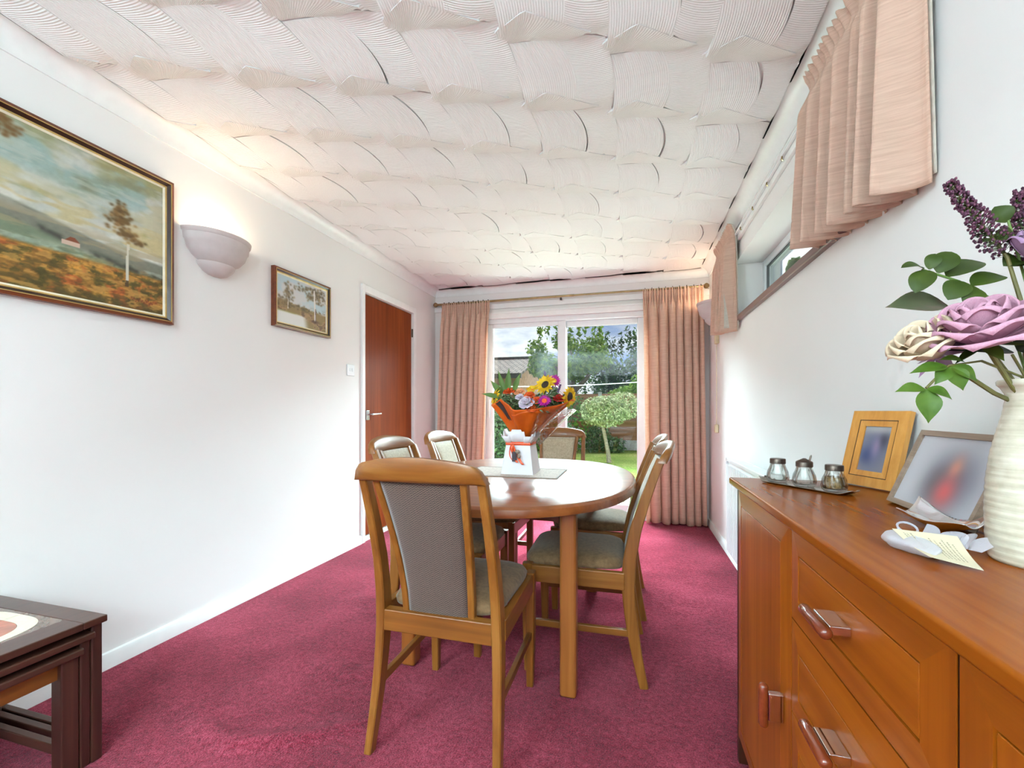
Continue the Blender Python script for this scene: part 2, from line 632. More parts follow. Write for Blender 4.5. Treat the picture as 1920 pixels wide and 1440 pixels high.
for ci in range(-2, ncol):
    for ri in range(0, nrow):
        ox = -2.235 + 0.355 * ci
        oy = -3.4 + 0.146 * ci + 0.37 * ri + 0.029
        if ox > XR or ox + 0.36 < XL or oy > YB or oy + 0.4 < YF:
            continue
        def q(dx, dy, s=0.008):
            return (ox + dx + jit(s), oy + dy + jit(s))
        def tuck(dx, dy, d):
            """strokes run on just behind the shaded stroke of the next row"""
            t_ = dx / 0.325
            yn = 0.37 + (0.068 * t_ - 0.095 * kite_shape(t_) if 0 < t_ < 1 else 0.03)
            return d if dy < yn else min(d, 0.0205 - 0.19 * (dy - yn))
        # light strokes: comb lines run away from the window
        tl, tr_, bl, br = q(0.0, 0.05), q(0.205, 0.08), q(0.02, 0.375), q(0.23, 0.40)
        strip(tl, tr_, bl, br, 10, 16, 0.02, 0.035, 0.0, -0.01,
              lambda u, v, x, y: tuck(x - ox, y - oy, 0.0035 + 0.0225 * v + 0.0004 * u), lambda u, v, x, y: u * 0.21 + 0.01 * v)
        # sideways stroke with its curved lip
        tl, tr_, bl, br = q(0.20, 0.07), q(0.37, 0.12), q(0.235, 0.375), q(0.375, 0.50)
        strip(tl, tr_, bl, br, 10, 16, 0.035, 0.02, -0.01, 0.0,
              lambda u, v, x, y: tuck(x - ox, y - oy, 0.0034 + 0.0222 * v * (1 - 0.32 * u) + 0.0008 * u), lambda u, v, x, y: v * 0.33 + 0.05 * u * u)
        # shaded stroke leaning back from the room: its near edge meets the strokes before it
        tl, tr_, bl, br = q(0.0, 0.0, 0.003), q(0.325, 0.068, 0.003), q(0.012, 0.058, 0.003), q(0.225, 0.098, 0.003)
        strip(tl, tr_, bl, br, 18, 6, 0.0, 0.0, -0.095, -0.012,
              lambda u, v, x, y: 0.0030 + (0.0196 - 0.0186 * v) * (0.35 + 0.65 * smoothstep(0.0, 0.16, u)), lambda u, v, x, y: u * 0.30 + 0.055 * v * v, True)
oc = gc.build('ceiling', M_ceil, sharp=25)
at = oc.data.attributes.new('comb', 'FLOAT', 'POINT')
at.data.foreach_set('value', comb[:len(oc.data.vertices)])
struct(oc, 'white combed plaster ceiling')

# ---- coving (mitred at the corners)
CW = 0.083
def cove_prof():
    p = [(0.0, 0.0), (0.006, 0.0)]
    for i in range(9):
        t = i / 8
        a_ = PI / 2 * t
        p.append((0.006 + (CW - 0.012) * (1 - math.cos(a_)), 0.006 + (CW - 0.012) * math.sin(a_)))
    p += [(CW, CW - 0.006), (CW, CW), (0.0, CW)]
    return p   # (out from wall, up from the lower edge)
def cove(name, A, B, nrm, mit0, mit1):
    A = Vector(A); B = Vector(B); d = (B - A).normalized(); nrm = Vector(nrm)
    secs = []
    for base, sgn, mt in ((A, 1, mit0), (B, -1, mit1)):
        secs.append([tuple(base + nrm * o + d * (sgn * o if mt else 0) + Vector((0, 0, H - CW + u))) for o, u in cove_prof()])
    g = G(); g.loft(secs)
    return struct(g.build(name, M_white, sharp=30), 'white plaster coving')
cove('trim_1', (XL, YF, 0), (XL, YB, 0), (1, 0, 0), True, True)
cove('trim_2', (XL, YB, 0), (XR, YB, 0), (0, -1, 0), True, True)
cove('trim_3', (XR, YB, 0), (XR, YF, 0), (-1, 0, 0), True, True)

# ---- skirting boards
def skirting(g, A, B, nrm):
    A = Vector(A); B = Vector(B); n = Vector(nrm)
    prof = [(0, 0), (0.016, 0), (0.016, 0.052), (0.010, 0.064), (0.0, 0.067)]
    g.loft([[tuple(P + n * o + Vector((0, 0, u))) for o, u in prof] for P in (A, B)])
g = G(); skirting(g, (XL, YF, 0), (XL, DY0 - 0.045, 0), (1, 0, 0)); skirting(g, (XL, DY1 + 0.055, 0), (XL, YB, 0), (1, 0, 0))
struct(g.build('baseboard_left', M_white), 'white skirting board')
g = G(); skirting(g, (XL, YB, 0), (PX0 - 0.02, YB, 0), (0, -1, 0)); skirting(g, (PX1 + 0.02, YB, 0), (XR, YB, 0), (0, -1, 0))
struct(g.build('baseboard_back', M_white), 'white skirting board')
g = G(); skirting(g, (XR, YB, 0), (XR, YF, 0), (-1, 0, 0))
struct(g.build('baseboard_right', M_white), 'white skirting board')

# ---- door in the left wall
M_doorwood = wood('sapele_veneer', (104, 40, 10), (126, 54, 17), (150, 72, 28), 'z', 0.45, 0.0, 0.2, 45)
M_doorwood.node_tree.nodes['Principled BSDF'].inputs['Specular IOR Level'].default_value = 0.2
M_steel = plain('brushed_aluminium', (205, 205, 205), 0.25, 0.5, 1.0, var=0.02)
M_brown = plain('bronze_hinge', (70, 48, 34), 0.4, 0.5, 0.6)
door = bpy.data.objects.new('door_1', None); COL.objects.link(door); door.location = (XL, (DY0 + DY1) / 2, 0)
struct(door, 'flush reddish brown veneered door')
g = G(); g.box(XL - 0.045, XL - 0.008, DY0 + 0.006, DY1 - 0.006, 0.045, DZ - 0.006)
g.build('door_leaf', M_doorwood, door, bevel=0.002)
g = G()
g.box(XL - 0.005, XL + 0.018, DY0 - 0.04, DY0 - 0.002, 0, DZ + 0.062)
g.box(XL - 0.005, XL + 0.018, DY1 + 0.002, DY1 + 0.052, 0, DZ + 0.062)
g.box(XL - 0.005, XL + 0.018, DY0 - 0.002, DY1 + 0.002, DZ + 0.002, DZ + 0.062)
g.build('architrave', M_white, door, bevel=0.004)
g = G(); g.box(XL - 0.06, XL + 0.004, DY0, DY1, 0, 0.035)
g.build('threshold', M_white, door, bevel=0.003)
hd = G(); hd.box(XL - 0.008, XL - 0.001, 3.065, 3.108, 0.982, 1.062)
ho = hd.build('handle_plate', M_steel, door, bevel=0.004)
g = G(); g.tube([(XL - 0.002, 3.088, 1.03), (XL + 0.045, 3.088, 1.03)], 0.008, 10)
g.tube([(XL + 0.045, 3.083, 1.03), (XL + 0.047, 3.13, 1.031), (XL + 0.043, 3.205, 1.034)], [0.009, 0.009, 0.0075], 10)
g.build('lever', M_steel, ho, sharp=50)
g = G(); g.tube([(XL + 0.002, DY1 - 0.004, 1.78), (XL + 0.002, DY1 - 0.004, 1.86)], 0.008, 8)
g.build('hinge', M_brown, door)
g = G(); g.tube([(XL + 0.002, DY1 - 0.004, 0.24), (XL + 0.002, DY1 - 0.004, 0.32)], 0.008, 8)
g.build('hinge', M_brown, door)

# ---- sliding patio doors
M_glass = paned('window_glass', (250, 253, 252), 0.025, 0.0, 0.0, 0.12)
M_gasket = plain('grey_gasket', (90, 92, 95), 0.6)
win = bpy.data.objects.new('window_1', None); COL.objects.link(win); win.location = ((PX0 + PX1) / 2, YB + 0.1, 0)
struct(win, 'white sliding patio doors onto the garden')
g = G()
y0, y1 = YB + 0.03, YB + 0.16
g.box(PX0, PX0 + 0.055, y0, y1, -0.02, PZ)
g.box(PX1 - 0.055, PX1, y0, y1, -0.02, PZ)
g.box(PX0 + 0.055, PX1 - 0.055, y0, y1, PZ - 0.05, PZ)
g.box(PX0 + 0.055, PX1 - 0.055, y0, y1, -0.02, 0.03)
g.build('outer_frame', M_upvc, win, bevel=0.004)
g = G()   # moulded head trim proud of the wall
g.box(PX0 - 0.03, PX1 + 0.03, YB - 0.018, YB, PZ + 0.0, PZ + 0.06)
g.box(PX0 - 0.03, PX1 + 0.03, YB - 0.030, YB - 0.004, PZ + 0.045, PZ + 0.062)
g.build('head_trim', M_white, win, bevel=0.003)
def leaf(xa, xb, ya, yb, gx0, gx1, gz0, gz1, nm):
    g = G()
    g.box(xa, gx0, ya, yb, 0.03, PZ - 0.05)
    g.box(gx1, xb, ya, yb, 0.03, PZ - 0.05)
    g.box(gx0, gx1, ya, yb, gz1, PZ - 0.05)
    g.box(gx0, gx1, ya, yb, 0.03, gz0)
    s = g.build('sash', M_upvc, win, bevel=0.005)
    ym = (ya + yb) / 2
    g = G(); g.box(gx0 - 0.004, gx1 + 0.004, ym - 0.004, ym + 0.004, gz0 - 0.004, gz1 + 0.004)
    g.build('pane', M_glass, s, smooth=False)
    t = 0.006
    g = G()
    g.box(gx0, gx0 + t, ym - 0.012, ym - 0.005, gz0, gz1); g.box(gx1 - t, gx1, ym - 0.012, ym - 0.005, gz0, gz1)
    g.box(gx0, gx1, ym - 0.012, ym - 0.005, gz1 - t, gz1); g.box(gx0, gx1, ym - 0.012, ym - 0.005, gz0, gz0 + t)
    g.build('bead', M_upvc, s)
    return s
leaf(PX0 + 0.056, -0.652, YB + 0.045, YB + 0.09, -1.432, -0.729, 0.12, 1.942, 'a')
s2_ = leaf(-0.735, PX1 - 0.056, YB + 0.098, YB + 0.145, -0.652, 0.054, 0.12, 1.925, 'b')
g = G(); g.box(-1.478, -1.456, YB + 0.02, YB + 0.045, 0.98, 1.18)
g.build('pull_handle', M_upvc, win, bevel=0.006)

# ---- high window in the right wall
M_sill = wood('dark_stained_timber', (98, 70, 68), (124, 92, 88), (146, 112, 106), 'y', 0.4, 0.3, 0.2, 70)
win2 = bpy.data.objects.new('window_2', None); COL.objects.link(win2); win2.location = (XR + 0.2, (WY0 + WY1) / 2, WZ0)
struct(win2, 'high narrow white window over the sideboard')
fx0, fx1 = XR + 0.172, XR + 0.235
g = G()
g.box(fx0, fx1, WY0, WY0 + 0.05, WZ0, WZ1); g.box(fx0, fx1, WY1 - 0.05, WY1, WZ0, WZ1)
g.box(fx0, fx1, WY0 + 0.05, WY1 - 0.05, WZ1 - 0.045, WZ1); g.box(fx0, fx1, WY0 + 0.05, WY1 - 0.05, WZ0, WZ0 + 0.05)
ym = 2.29
g.box(fx0, fx1, ym - 0.035, ym + 0.035, WZ0 + 0.05, WZ1 - 0.045)
g.build('window_frame', M_upvc, win2, bevel=0.004)
for a0, a1 in ((WY0 + 0.05, ym - 0.035), (ym + 0.035, WY1 - 0.05)):
    g = G(); g.box(fx0 + 0.028, fx0 + 0.034, a0 - 0.004, a1 + 0.004, WZ0 + 0.046, WZ1 - 0.041)
    p_ = g.build('pane', M_glass, win2, smooth=False)
    g = G(); t = 0.007
    g.box(fx0 + 0.012, fx0 + 0.027, a0, a0 + t, WZ0 + 0.05, WZ1 - 0.045); g.box(fx0 + 0.012, fx0 + 0.027, a1 - t, a1, WZ0 + 0.05, WZ1 - 0.045)
    g.box(fx0 + 0.012, fx0 + 0.027, a0, a1, WZ1 - 0.045 - t, WZ1 - 0.045)
    g.build('gasket', M_gasket, p_)
g = G(); g.box(XR + 0.036, fx0, WY0, WY1, WZ0 - 0.002, WZ0 + 0.012); g.build('bounce_board', M_white, win2)  # unseen white board added behind the sill to brighten the recess
g = G(); g.box(XR - 0.024, XR + 0.035, WY0 - 0.03, WY1 + 0.05, WZ0 - 0.022, WZ0 + 0.014)
so = g.build('window_sill', M_sill, win2, bevel=0.006)
so['label'] = 'dark brown timber sill'

# ---- lounge-end window added for its light (unseen, behind the camera)
win3 = bpy.data.objects.new('window_3', None); COL.objects.link(win3); win3.location = ((RX0 + RX1) / 2, YF - 0.15, RZ0)
struct(win3, 'added unseen white casement window at the lounge end')
g = G()
g.box(RX0, RX0 + 0.06, YF - 0.2, YF - 0.12, RZ0, RZ1); g.box(RX1 - 0.06, RX1, YF - 0.2, YF - 0.12, RZ0, RZ1)
g.box(RX0 + .06, RX1 - .06, YF - 0.2, YF - 0.12, RZ0, RZ0 + 0.06); g.box(RX0 + .06, RX1 - .06, YF - 0.2, YF - 0.12, RZ1 - 0.06, RZ1)
xm = (RX0 + RX1) / 2
g.box(xm - 0.03, xm + 0.03, YF - 0.2, YF - 0.12, RZ0 + 0.06, RZ1 - 0.06)
g.build('window_frame', M_upvc, win3, bevel=0.004)
for a0, a1 in ((RX0 + 0.06, xm - 0.03), (xm + 0.03, RX1 - 0.06)):
    g = G(); g.box(a0 - .004, a1 + .004, YF - 0.163, YF - 0.157, RZ0 + 0.056, RZ1 - 0.056)
    g.build('pane', M_glass, win3, smooth=False)

# ---- boards that carry the curtain hardware
g = G(); g.box(XL, XR, YB - 0.02, YB, 2.13, 2.185)
struct(g.build('trim_4', M_white, bevel=0.003), 'white batten behind the curtain pole')
# ================================================================== DINING CHAIRS
WC = ((100, 54, 14), (132, 80, 26), (158, 106, 46))
M_oak_z = wood('light_oak_upright', *WC, axis='z', rough=0.38, coat=0.25, grain=55)
M_oak_x = wood('light_oak_cross', *WC, axis='x', rough=0.38, coat=0.25, grain=55)
M_oak_y = wood('light_oak_side', *WC, axis='y', rough=0.38, coat=0.25, grain=55)
M_seat = fabric('taupe_velour', (110, 84, 56), (138, 110, 78), slub=(60, 60, 60), bstr=0.2, sheen=0.2)
M_pad = fabric('pale_beige_pad', (168, 154, 130), (196, 184, 160), slub=(90, 90, 90), bstr=0.2, sheen=0.4)
# woven zigzag back fabric
M_weave, nt, b = newmat('grey_zigzag_weave')
tc = N(nt, 'ShaderNodeTexCoord')
sp = N(nt, 'ShaderNodeSeparateXYZ'); nt.links.new(tc.outputs['Object'], sp.inputs[0])
def mth(op, a_, b_=None, c_=None):
    n_ = N(nt, 'ShaderNodeMath', operation=op)
    for i_, s_ in enumerate((a_, b_, c_)):
        if s_ is None: continue
        if isinstance(s_, (int, float)): n_.inputs[i_].default_value = s_
        else: nt.links.new(s_, n_.inputs[i_])
    return n_.outputs[0]
pp = mth('PINGPONG', mth('MULTIPLY', sp.outputs['X'], 90.0), 0.5)
zz = mth('FRACT', mth('ADD', mth('MULTIPLY', sp.outputs['Z'], 150.0), mth('MULTIPLY', pp, 1.6)))
stp = mth('GREATER_THAN', zz, 0.5)
nz = noise_node(nt, 300.0, tc.outputs['Object'], 2.0)
sm_ = mth('ADD', mth('MULTIPLY', stp, 0.55), mth('MULTIPLY', nz.outputs['Fac'], 0.45))
r = ramp(nt, sm_, [(0.15, (48, 33, 30)), (0.85, (108, 86, 74))])
nt.links.new(r.outputs['Color'], b.inputs['Base Color'])
b.inputs['Roughness'].default_value = 0.9
b.inputs['Sheen Weight'].default_value = 0.3
bump(nt, b, sm_, 0.3, 0.002)

def bar(g, path, wx, wd, ch=0.25):
    """path of (x,y,z); rectangular section wx along X, wd across in the YZ plane, corners chamfered"""
    secs = []
    P = [Vector(p) for p in path]
    for i, p in enumerate(P):
        t = (P[min(i + 1, len(P) - 1)] - P[max(i - 1, 0)]).normalized()
        d = Vector((1, 0, 0)).cross(t)
        if d.length < 1e-4:
            d = Vector((0, 1, 0))
        d.normalize()
        a_ = (wx[i] if isinstance(wx, list) else wx) / 2
        b_ = (wd[i] if isinstance(wd, list) else wd) / 2
        c = min(a_, b_) * ch
        ring = [(-a_ + c, -b_), (a_ - c, -b_), (a_, -b_ + c), (a_, b_ - c), (a_ - c, b_), (-a_ + c, b_), (-a_, b_ - c), (-a_, -b_ + c)]
        secs.append([tuple(p + Vector((1, 0, 0)) * q0 + d * q1) for q0, q1 in ring])
    g.loft(secs)
    return g

LEGY = [(0.0, -0.262), (0.1, -0.240), (0.2, -0.222), (0.3, -0.209), (0.40, -0.203), (0.5, -0.212), (0.6, -0.232), (0.7, -0.262), (0.8, -0.297), (0.872, -0.325)]
def make_chair():
    t = thing('dining_chair', 'x', 'chair')
    zs = [i * 0.872 / 16 for i in range(17)]
    for s in (-1, 1):
        path = []; wx = []; wd = []
        for z in zs:
            x = interp([(0, 0.208), (0.2, 0.199), (0.4, 0.193), (0.6, 0.189), (0.872, 0.184)], z)
            path.append((s * x, interp(LEGY, z), z))
            wx.append(interp([(0, 0.024), (0.4, 0.031), (0.872, 0.025)], z))
            wd.append(interp([(0, 0.032), (0.2, 0.044), (0.42, 0.052), (0.6, 0.044), (0.872, 0.030)], z))
        bar(G(), path, wx, wd).build('leg', M_oak_z, t, world=False)
        bar(G(), [(s * 0.198, 0.192, 0.0), (s * 0.200, 0.194, 0.22), (s * 0.200, 0.194, 0.438)], [0.026, 0.033, 0.033], [0.03, 0.040, 0.040]).build('leg', M_oak_z, t, world=False)
        g = G(); g.box(s * 0.2 - 0.013, s * 0.2 + 0.013, -0.19, 0.18, 0.365, 0.432)
        g.build('seat_rail', M_oak_y, t, world=False, bevel=0.004)
        g = G(); g.box(s * 0.199 - 0.009, s * 0.199 + 0.009, -0.205, 0.18, 0.185, 0.212)
        g.build('stretcher', M_oak_y, t, world=False, bevel=0.003)
    g = G(); g.box(-0.18, 0.18, -0.228, -0.194, 0.365, 0.432); g.build('seat_rail', M_oak_x, t, world=False, bevel=0.004)
    g = G(); g.box(-0.186, 0.186, 0.18, 0.207, 0.365, 0.428); g.build('seat_rail', M_oak_x, t, world=False, bevel=0.004)
    # crest rail: bowed back in plan, arched top with rounded ends
    secs = []
    n = 30; hw = 0.203
    for i in range(n + 1):
        q = -1 + 2 * i / n
        x = hw * math.sin(q * PI / 2) if False else hw * q
        aq = abs(q)
        yc = -0.333 - 0.030 * (1 - q * q)
        top = 0.902 + 0.031 * (1 - q * q)
        if aq > 0.80:
            tt = (aq - 0.80) / 0.20
            top -= 0.043 * (1 - math.sqrt(max(0, 1 - tt * tt)))
        bot = 0.858 + 0.004 * (1 - q * q)
        th = 0.0165
        lean = 0.33
        ring = []
        hgt = top - bot
        for fy, fz in ((-th, 0.12), (-th * 0.7, 0.0), (th * 0.7, 0.0), (th, 0.12), (th, 0.80), (th * 0.55, 1.0), (-th * 0.55, 1.0), (-th, 0.80)):
            z = bot + fz * hgt
            ring.append((x, yc + fy - lean * (z - 0.872), z))
        secs.append(ring)
    G().loft(secs).build('crest_rail', M_oak_x, t, world=False, sharp=50)
    # back slats and the padded panel between them
    def yb(z, q):
        k = (z - 0.42) / 0.44
        base = interp(LEGY, z)
        return base + 0.004 - 0.022 * k * (1 - q * q)
    def hwid(z):
        k = (z - 0.40) / 0.46
        return 0.094 + 0.030 * k ** 1.5 + 0.004 * (1 - k)
    for s in (-1, 1):
        path = [(s * (hwid(z) + 0.011), yb(z, 0.55), z) for z in [0.40 + 0.465 * i / 10 for i in range(11)]]
        bar(G(), path, 0.021, 0.024).build('slat', M_oak_z, t, world=False)
    g = G()
    def pan(side):
        def fn(u, v):
            z = 0.41 + 0.452 * v
            q = -1 + 2 * u
            e = (1 - abs(q) ** 6) * (1 - abs(2 * v - 1) ** 10)
            return (q * hwid(z), yb(z, q * 0.55) + side * (0.006 + 0.009 * e), z)
        return fn
    g.grid(lambda u, v: pan(-1)(u, v), 14, 16)
    g.build('back_panel', M_weave, t, world=False, sharp=60, solid=0.002)
    g = G(); g.grid(lambda u, v: pan(1)(1 - u, v), 14, 16)
    g.build('back_pad', M_pad, t, world=False, sharp=60, solid=0.002)
    # cushion
    g = G()
    def cush(u, v):
        a_ = 2 * PI * u
        cs, sn_ = math.cos(a_), math.sin(a_)
        sx = math.copysign(abs(cs) ** 0.32, cs); sy = math.copysign(abs(sn_) ** 0.32, sn_)
        prof = [(0.0, 0.486), (0.35, 0.485), (0.65, 0.481), (0.85, 0.474), (0.95, 0.463), (1.0, 0.447), (0.985, 0.432), (0.93, 0.428), (0.0, 0.428)]
        k = v * 8; i = min(int(k), 7); f_ = k - i
        rr = prof[i][0] * (1 - f_) + prof[i + 1][0] * f_
        z = prof[i][1] * (1 - f_) + prof[i + 1][1] * f_
        yy = sy * rr
        wid = 0.186 + 0.014 * (yy + 1) / 2
        return (sx * rr * wid, 0.011 + yy * 0.204, z)
    g.grid(cush, 48, 8, wrap=True)
    g.build('cushion', M_seat, t, world=False, sharp=60)
    return t

CH = make_chair()
CHG = 'dining chairs around the oval table'
CHAIRS = [((-0.577, 1.432), 0.0, 'light oak dining chair with its grey woven back to us, nearest of all'),
          ((-0.222, 1.925), PI / 2 + 0.02, 'light oak dining chair with taupe seat on the sideboard side, nearer one'),
          ((-0.205, 2.485), PI / 2, 'light oak dining chair on the sideboard side, farther from us, partly hidden'),
          ((-0.835, 1.955), -PI / 2, 'light oak dining chair on the wooden door side, nearer one'),
          ((-0.835, 2.520), -PI / 2 - 0.03, 'light oak dining chair on the wooden door side, farther, beside the curtain'),
          ((-0.528, 2.875), PI, 'light oak dining chair at the far end facing us before patio glass')]
for i, ((x, y), rz, lab) in enumerate(CHAIRS):
    o = CH if i == 0 else copy_tree(CH)
    o.location = (x, y, 0); o.rotation_euler = (0, 0, rz)
    tag(o, lab, 'chair', CHG)

# ================================================================== TABLE
WT = ((120, 56, 26), (156, 82, 42), (178, 102, 58))
M_tab = wood('polished_oak_top', (104, 52, 22), (138, 76, 36), (164, 100, 54), 'x', 0.28, 0.5, 0.18, 40, 0.02)
M_tabz = wood('polished_oak_leg', (112, 60, 22), (150, 88, 36), (178, 112, 54), 'z', 0.35, 0.3, 0.2, 45)
TC = (-0.56, 2.10); TA, TB = 0.58, 0.757; TZ = 0.74
tb = thing('dining_table', 'oval polished oak dining table with square legs', 'table', (TC[0], TC[1], 0))
def oval(k, z, n=96, e=0.87):
    out = []
    for i in range(n):
        a_ = 2 * PI * i / n
        c, s = math.cos(a_), math.sin(a_)
        out.append((TC[0] + math.copysign(abs(c) ** e, c) * (TA - k), TC[1] + math.copysign(abs(s) ** e, s) * (TB - k), z))
    return out
g = G()
rings = [oval(0.012, TZ - 0.040), oval(0.002, TZ - 0.036), oval(0.0, TZ - 0.024), oval(0.003, TZ - 0.010), oval(0.010, TZ - 0.003), oval(0.018, TZ)]
g.loft(rings, caps=True)
g.build('table_top', M_tab, tb, sharp=28)
for (lx, ly) in ((-0.228, 1.612), (-0.897, 1.635), (-0.228, 2.57), (-0.897, 2.57)):
    g = G(); w = 0.031
    g.box(lx - w, lx + w, ly - w * 1.05, ly + w * 1.05, 0, TZ - 0.04)
    g.build('leg', M_tabz, tb, bevel=0.012, bseg=3)
M_apr = wood('oak_apron', (96, 48, 20), (124, 66, 32), (146, 84, 44), 'x', 0.4, 0.2, 0.2, 45)
def apron(p0, p1, th):
    """board with an arched lower edge between two legs"""
    p0 = Vector(p0); p1 = Vector(p1); d = (p1 - p0); L = d.length; d.normalize(); nrm = Vector((-d.y, d.x, 0))
    secs = []
    for i in range(13):
        t_ = i / 12
        lo = TZ - 0.105 + 0.028 * math.sin(PI * t_) ** 0.7
        P_ = p0 + d * L * t_
        secs.append([tuple(P_ + nrm * a_ + Vector((0, 0, z))) for a_, z in ((-th, lo), (th, lo), (th, TZ - 0.04), (-th, TZ - 0.04))])
    g = G(); g.loft(secs); return g.build('apron', M_apr, tb, sharp=40)
apron((-0.86, 1.645, 0), (-0.265, 1.622, 0), 0.011)
apron((-0.86, 2.57, 0), (-0.265, 2.57, 0), 0.011)
apron((-0.228, 1.65, 0), (-0.228, 2.532, 0), 0.011)
apron((-0.897, 1.672, 0), (-0.897, 2.532, 0), 0.011)

# mat under the box
M_mat = fabric('grey_woven_mat', (158, 136, 122), (190, 168, 152), slub=(120, 30, 30), bstr=0.3)
mt = thing('place_mat', 'thin grey woven place mat on the oval table', 'mat', (-0.585, 2.13, TZ))
g = G(); g.box(-0.826, -0.336, 1.985, 2.305, TZ + 0.0005, TZ + 0.0035)
g.build('mat_sheet', M_mat, mt, bevel=0.001)
g = G(); q = 0.006
g.box(-0.826, -0.336, 1.985, 1.985 + q, TZ + 0.0034, TZ + 0.0046); g.box(-0.826, -0.336, 2.305 - q, 2.305, TZ + 0.0034, TZ + 0.0046)
g.box(-0.826, -0.826 + q, 1.985 + q, 2.305 - q, TZ + 0.0034, TZ + 0.0046); g.box(-0.336 - q, -0.336, 1.985 + q, 2.305 - q, TZ + 0.0034, TZ + 0.0046)
g.build('hem', plain('grey_hem', (140, 130, 124), 0.8), mt)

# ================================================================== SIDEBOARD
SB0 = 0.302; STZ = 0.855
WS = ((124, 56, 6), (152, 76, 10), (174, 98, 22))
M_sbt = wood('cherry_veneer_top', (112, 50, 8), (138, 68, 14), (158, 86, 26), 'y', 0.20, 0.0, 0.14, 40, 0.0)
M_sbt.node_tree.nodes['Principled BSDF'].inputs['IOR'].default_value = 1.17
M_sbz = wood('cherry_veneer_upright', *WS, axis='z', rough=0.38, coat=0.2, coat_rough=0.25, grain=45, bstr=0.02)
M_sby = wood('cherry_veneer_cross', *WS, axis='y', rough=0.38, coat=0.2, coat_rough=0.25, grain=45, bstr=0.02)
for m_ in (M_sbz, M_sby):
    m_.node_tree.nodes['Principled BSDF'].inputs['Specular IOR Level'].default_value = 0.3
M_sbd = plain('dark_carcass_edge', (62, 30, 16), 0.45, 0.4, var=0.15)
M_hw = wood('mahogany_grip', (92, 34, 14), (122, 52, 24), (146, 70, 36), 'y', 0.22, 0.6, 0.08, 60)
M_chrome = plain('polished_chrome', (225, 226, 228), 0.06, 0.5, 1.0, var=0.01)
sb = thing('sideboard', 'long cherry wood sideboard with drawers, under the high window', 'sideboard', (0.49, 0.77, 0))
SY0, SY1 = 0.075, 1.452
g = G()
g.box(0.288, 0.672, SY0 - 0.012, SY1 + 0.010, STZ - 0.021, STZ)
g.build('top_panel', M_sbt, sb, bevel=0.005, bseg=3)
g = G()
g.box(0.310, 0.668, SY1 - 0.022, SY1, 0, STZ - 0.021)
g.box(0.310, 0.668, SY0, SY0 + 0.022, 0, STZ - 0.021)
g.box(0.322, 0.655, SY0 + 0.022, SY1 - 0.022, 0.06, 0.08)
g.box(0.655, 0.668, SY0 + 0.022, SY1 - 0.022, 0.06, STZ - 0.021)
g.box(0.322, 0.655, 0.972, 0.990, 0.08, STZ - 0.021)
g.box(0.322, 0.655, 0.520, 0.538, 0.08, STZ - 0.021)
g.box(0.345, 0.360, SY0 + 0.022, SY1 - 0.022, 0, 0.06)
g.build('carcass', M_sbd, sb)
def bevel_front(name, ya, yb, za, zb, mf, mp, m_=0.047):
    """door or drawer front: mitred sloping frame around a flat panel set off by a fine groove"""
    xf, xr = SB0 + 0.002, SB0 + 0.020
    hold = None
    ia, ib, ja, jb = ya + m_, yb - m_, za + m_, zb - m_
    e = 0.004
    sides = [((ya, za), (yb, za), (ib, ja), (ia, ja)), ((yb, zb), (ya, zb), (ia, jb), (ib, jb)),
             ((yb, za), (yb, zb), (ib, jb), (ib, ja)), ((ya, zb), (ya, za), (ia, ja), (ia, jb))]
    body = G(); body.box(xf + 0.006, xr, ya, yb, za, zb)
    bo = body.build(name, M_sbd, sb)
    for k, q_ in enumerate(sides):
        vs_ = []
        for idx, (yy, zz_) in enumerate(q_):
            vs_.append((xf + (0.0045 if idx < 2 else 0.0), yy, zz_))
        for idx, (yy, zz_) in enumerate(q_):
            vs_.append((xf + 0.0065, yy, zz_))
        g = G(); g.add(vs_, [(0, 1, 2, 3), (7, 6, 5, 4), (0, 4, 5, 1), (1, 5, 6, 2), (2, 6, 7, 3), (3, 7, 4, 0)])
        g.build('frame_rail' if k < 2 else 'frame_stile', M_sby if k < 2 else M_sbz, bo, weld=True, smooth=False)
    gr = 0.003
    g = G(); g.box(xf + 0.0005, xf + 0.0065, ia + gr, ib - gr, ja + gr, jb - gr)
    g.build('panel', mp, bo, bevel=0.0012)
    return bo
def pull(front, y, z, vertical):
    L = 0.040
    ax = (0, 0, 1) if vertical else (0, 1, 0)
    a_ = Vector(ax)
    c = Vector((SB0 - 0.034, y, z))
    path = [c - a_ * (L + 0.006), c - a_ * (L + 0.004), c - a_ * L, c - a_ * L * 0.4, c + a_ * L * 0.4, c + a_ * L, c + a_ * (L + 0.004), c + a_ * (L + 0.006)]
    g = G(); g.tube(path, [0.003, 0.0072, 0.0092, 0.0095, 0.0095, 0.0092, 0.0072, 0.003], 14)
    h_ = g.build('handle', M_hw, front, sharp=60)
    g = G()
    w1 = 0.029
    if vertical:
        g.box(SB0 - 0.026, SB0 + 0.003, y - 0.007, y + 0.007, z - w1, z + w1)
    else:
        g.box(SB0 - 0.026, SB0 + 0.003, y - w1, y + w1, z - 0.007, z + 0.007)
    g.build('handle_mount', M_chrome, front, bevel=0.002)
d1 = bevel_front('door', 0.987, SY1 - 0.024, 0.085, STZ - 0.024, M_sbz, M_sbz)
pull(d1, 1.022, 0.437, True)
d2 = bevel_front('door', SY0 + 0.024, 0.523, 0.085, STZ - 0.024, M_sbz, M_sbz)
pull(d2, 0.49, 0.437, True)
zb = STZ - 0.024
for k in range(4):
    hgt = (STZ - 0.024 - 0.085) / 4
    dr = bevel_front('drawer', 0.528, 0.982, zb - hgt + 0.003, zb, M_sby, M_sby)
    pull(dr, 0.757, zb - hgt / 2 + 0.002, False)
    zb -= hgt

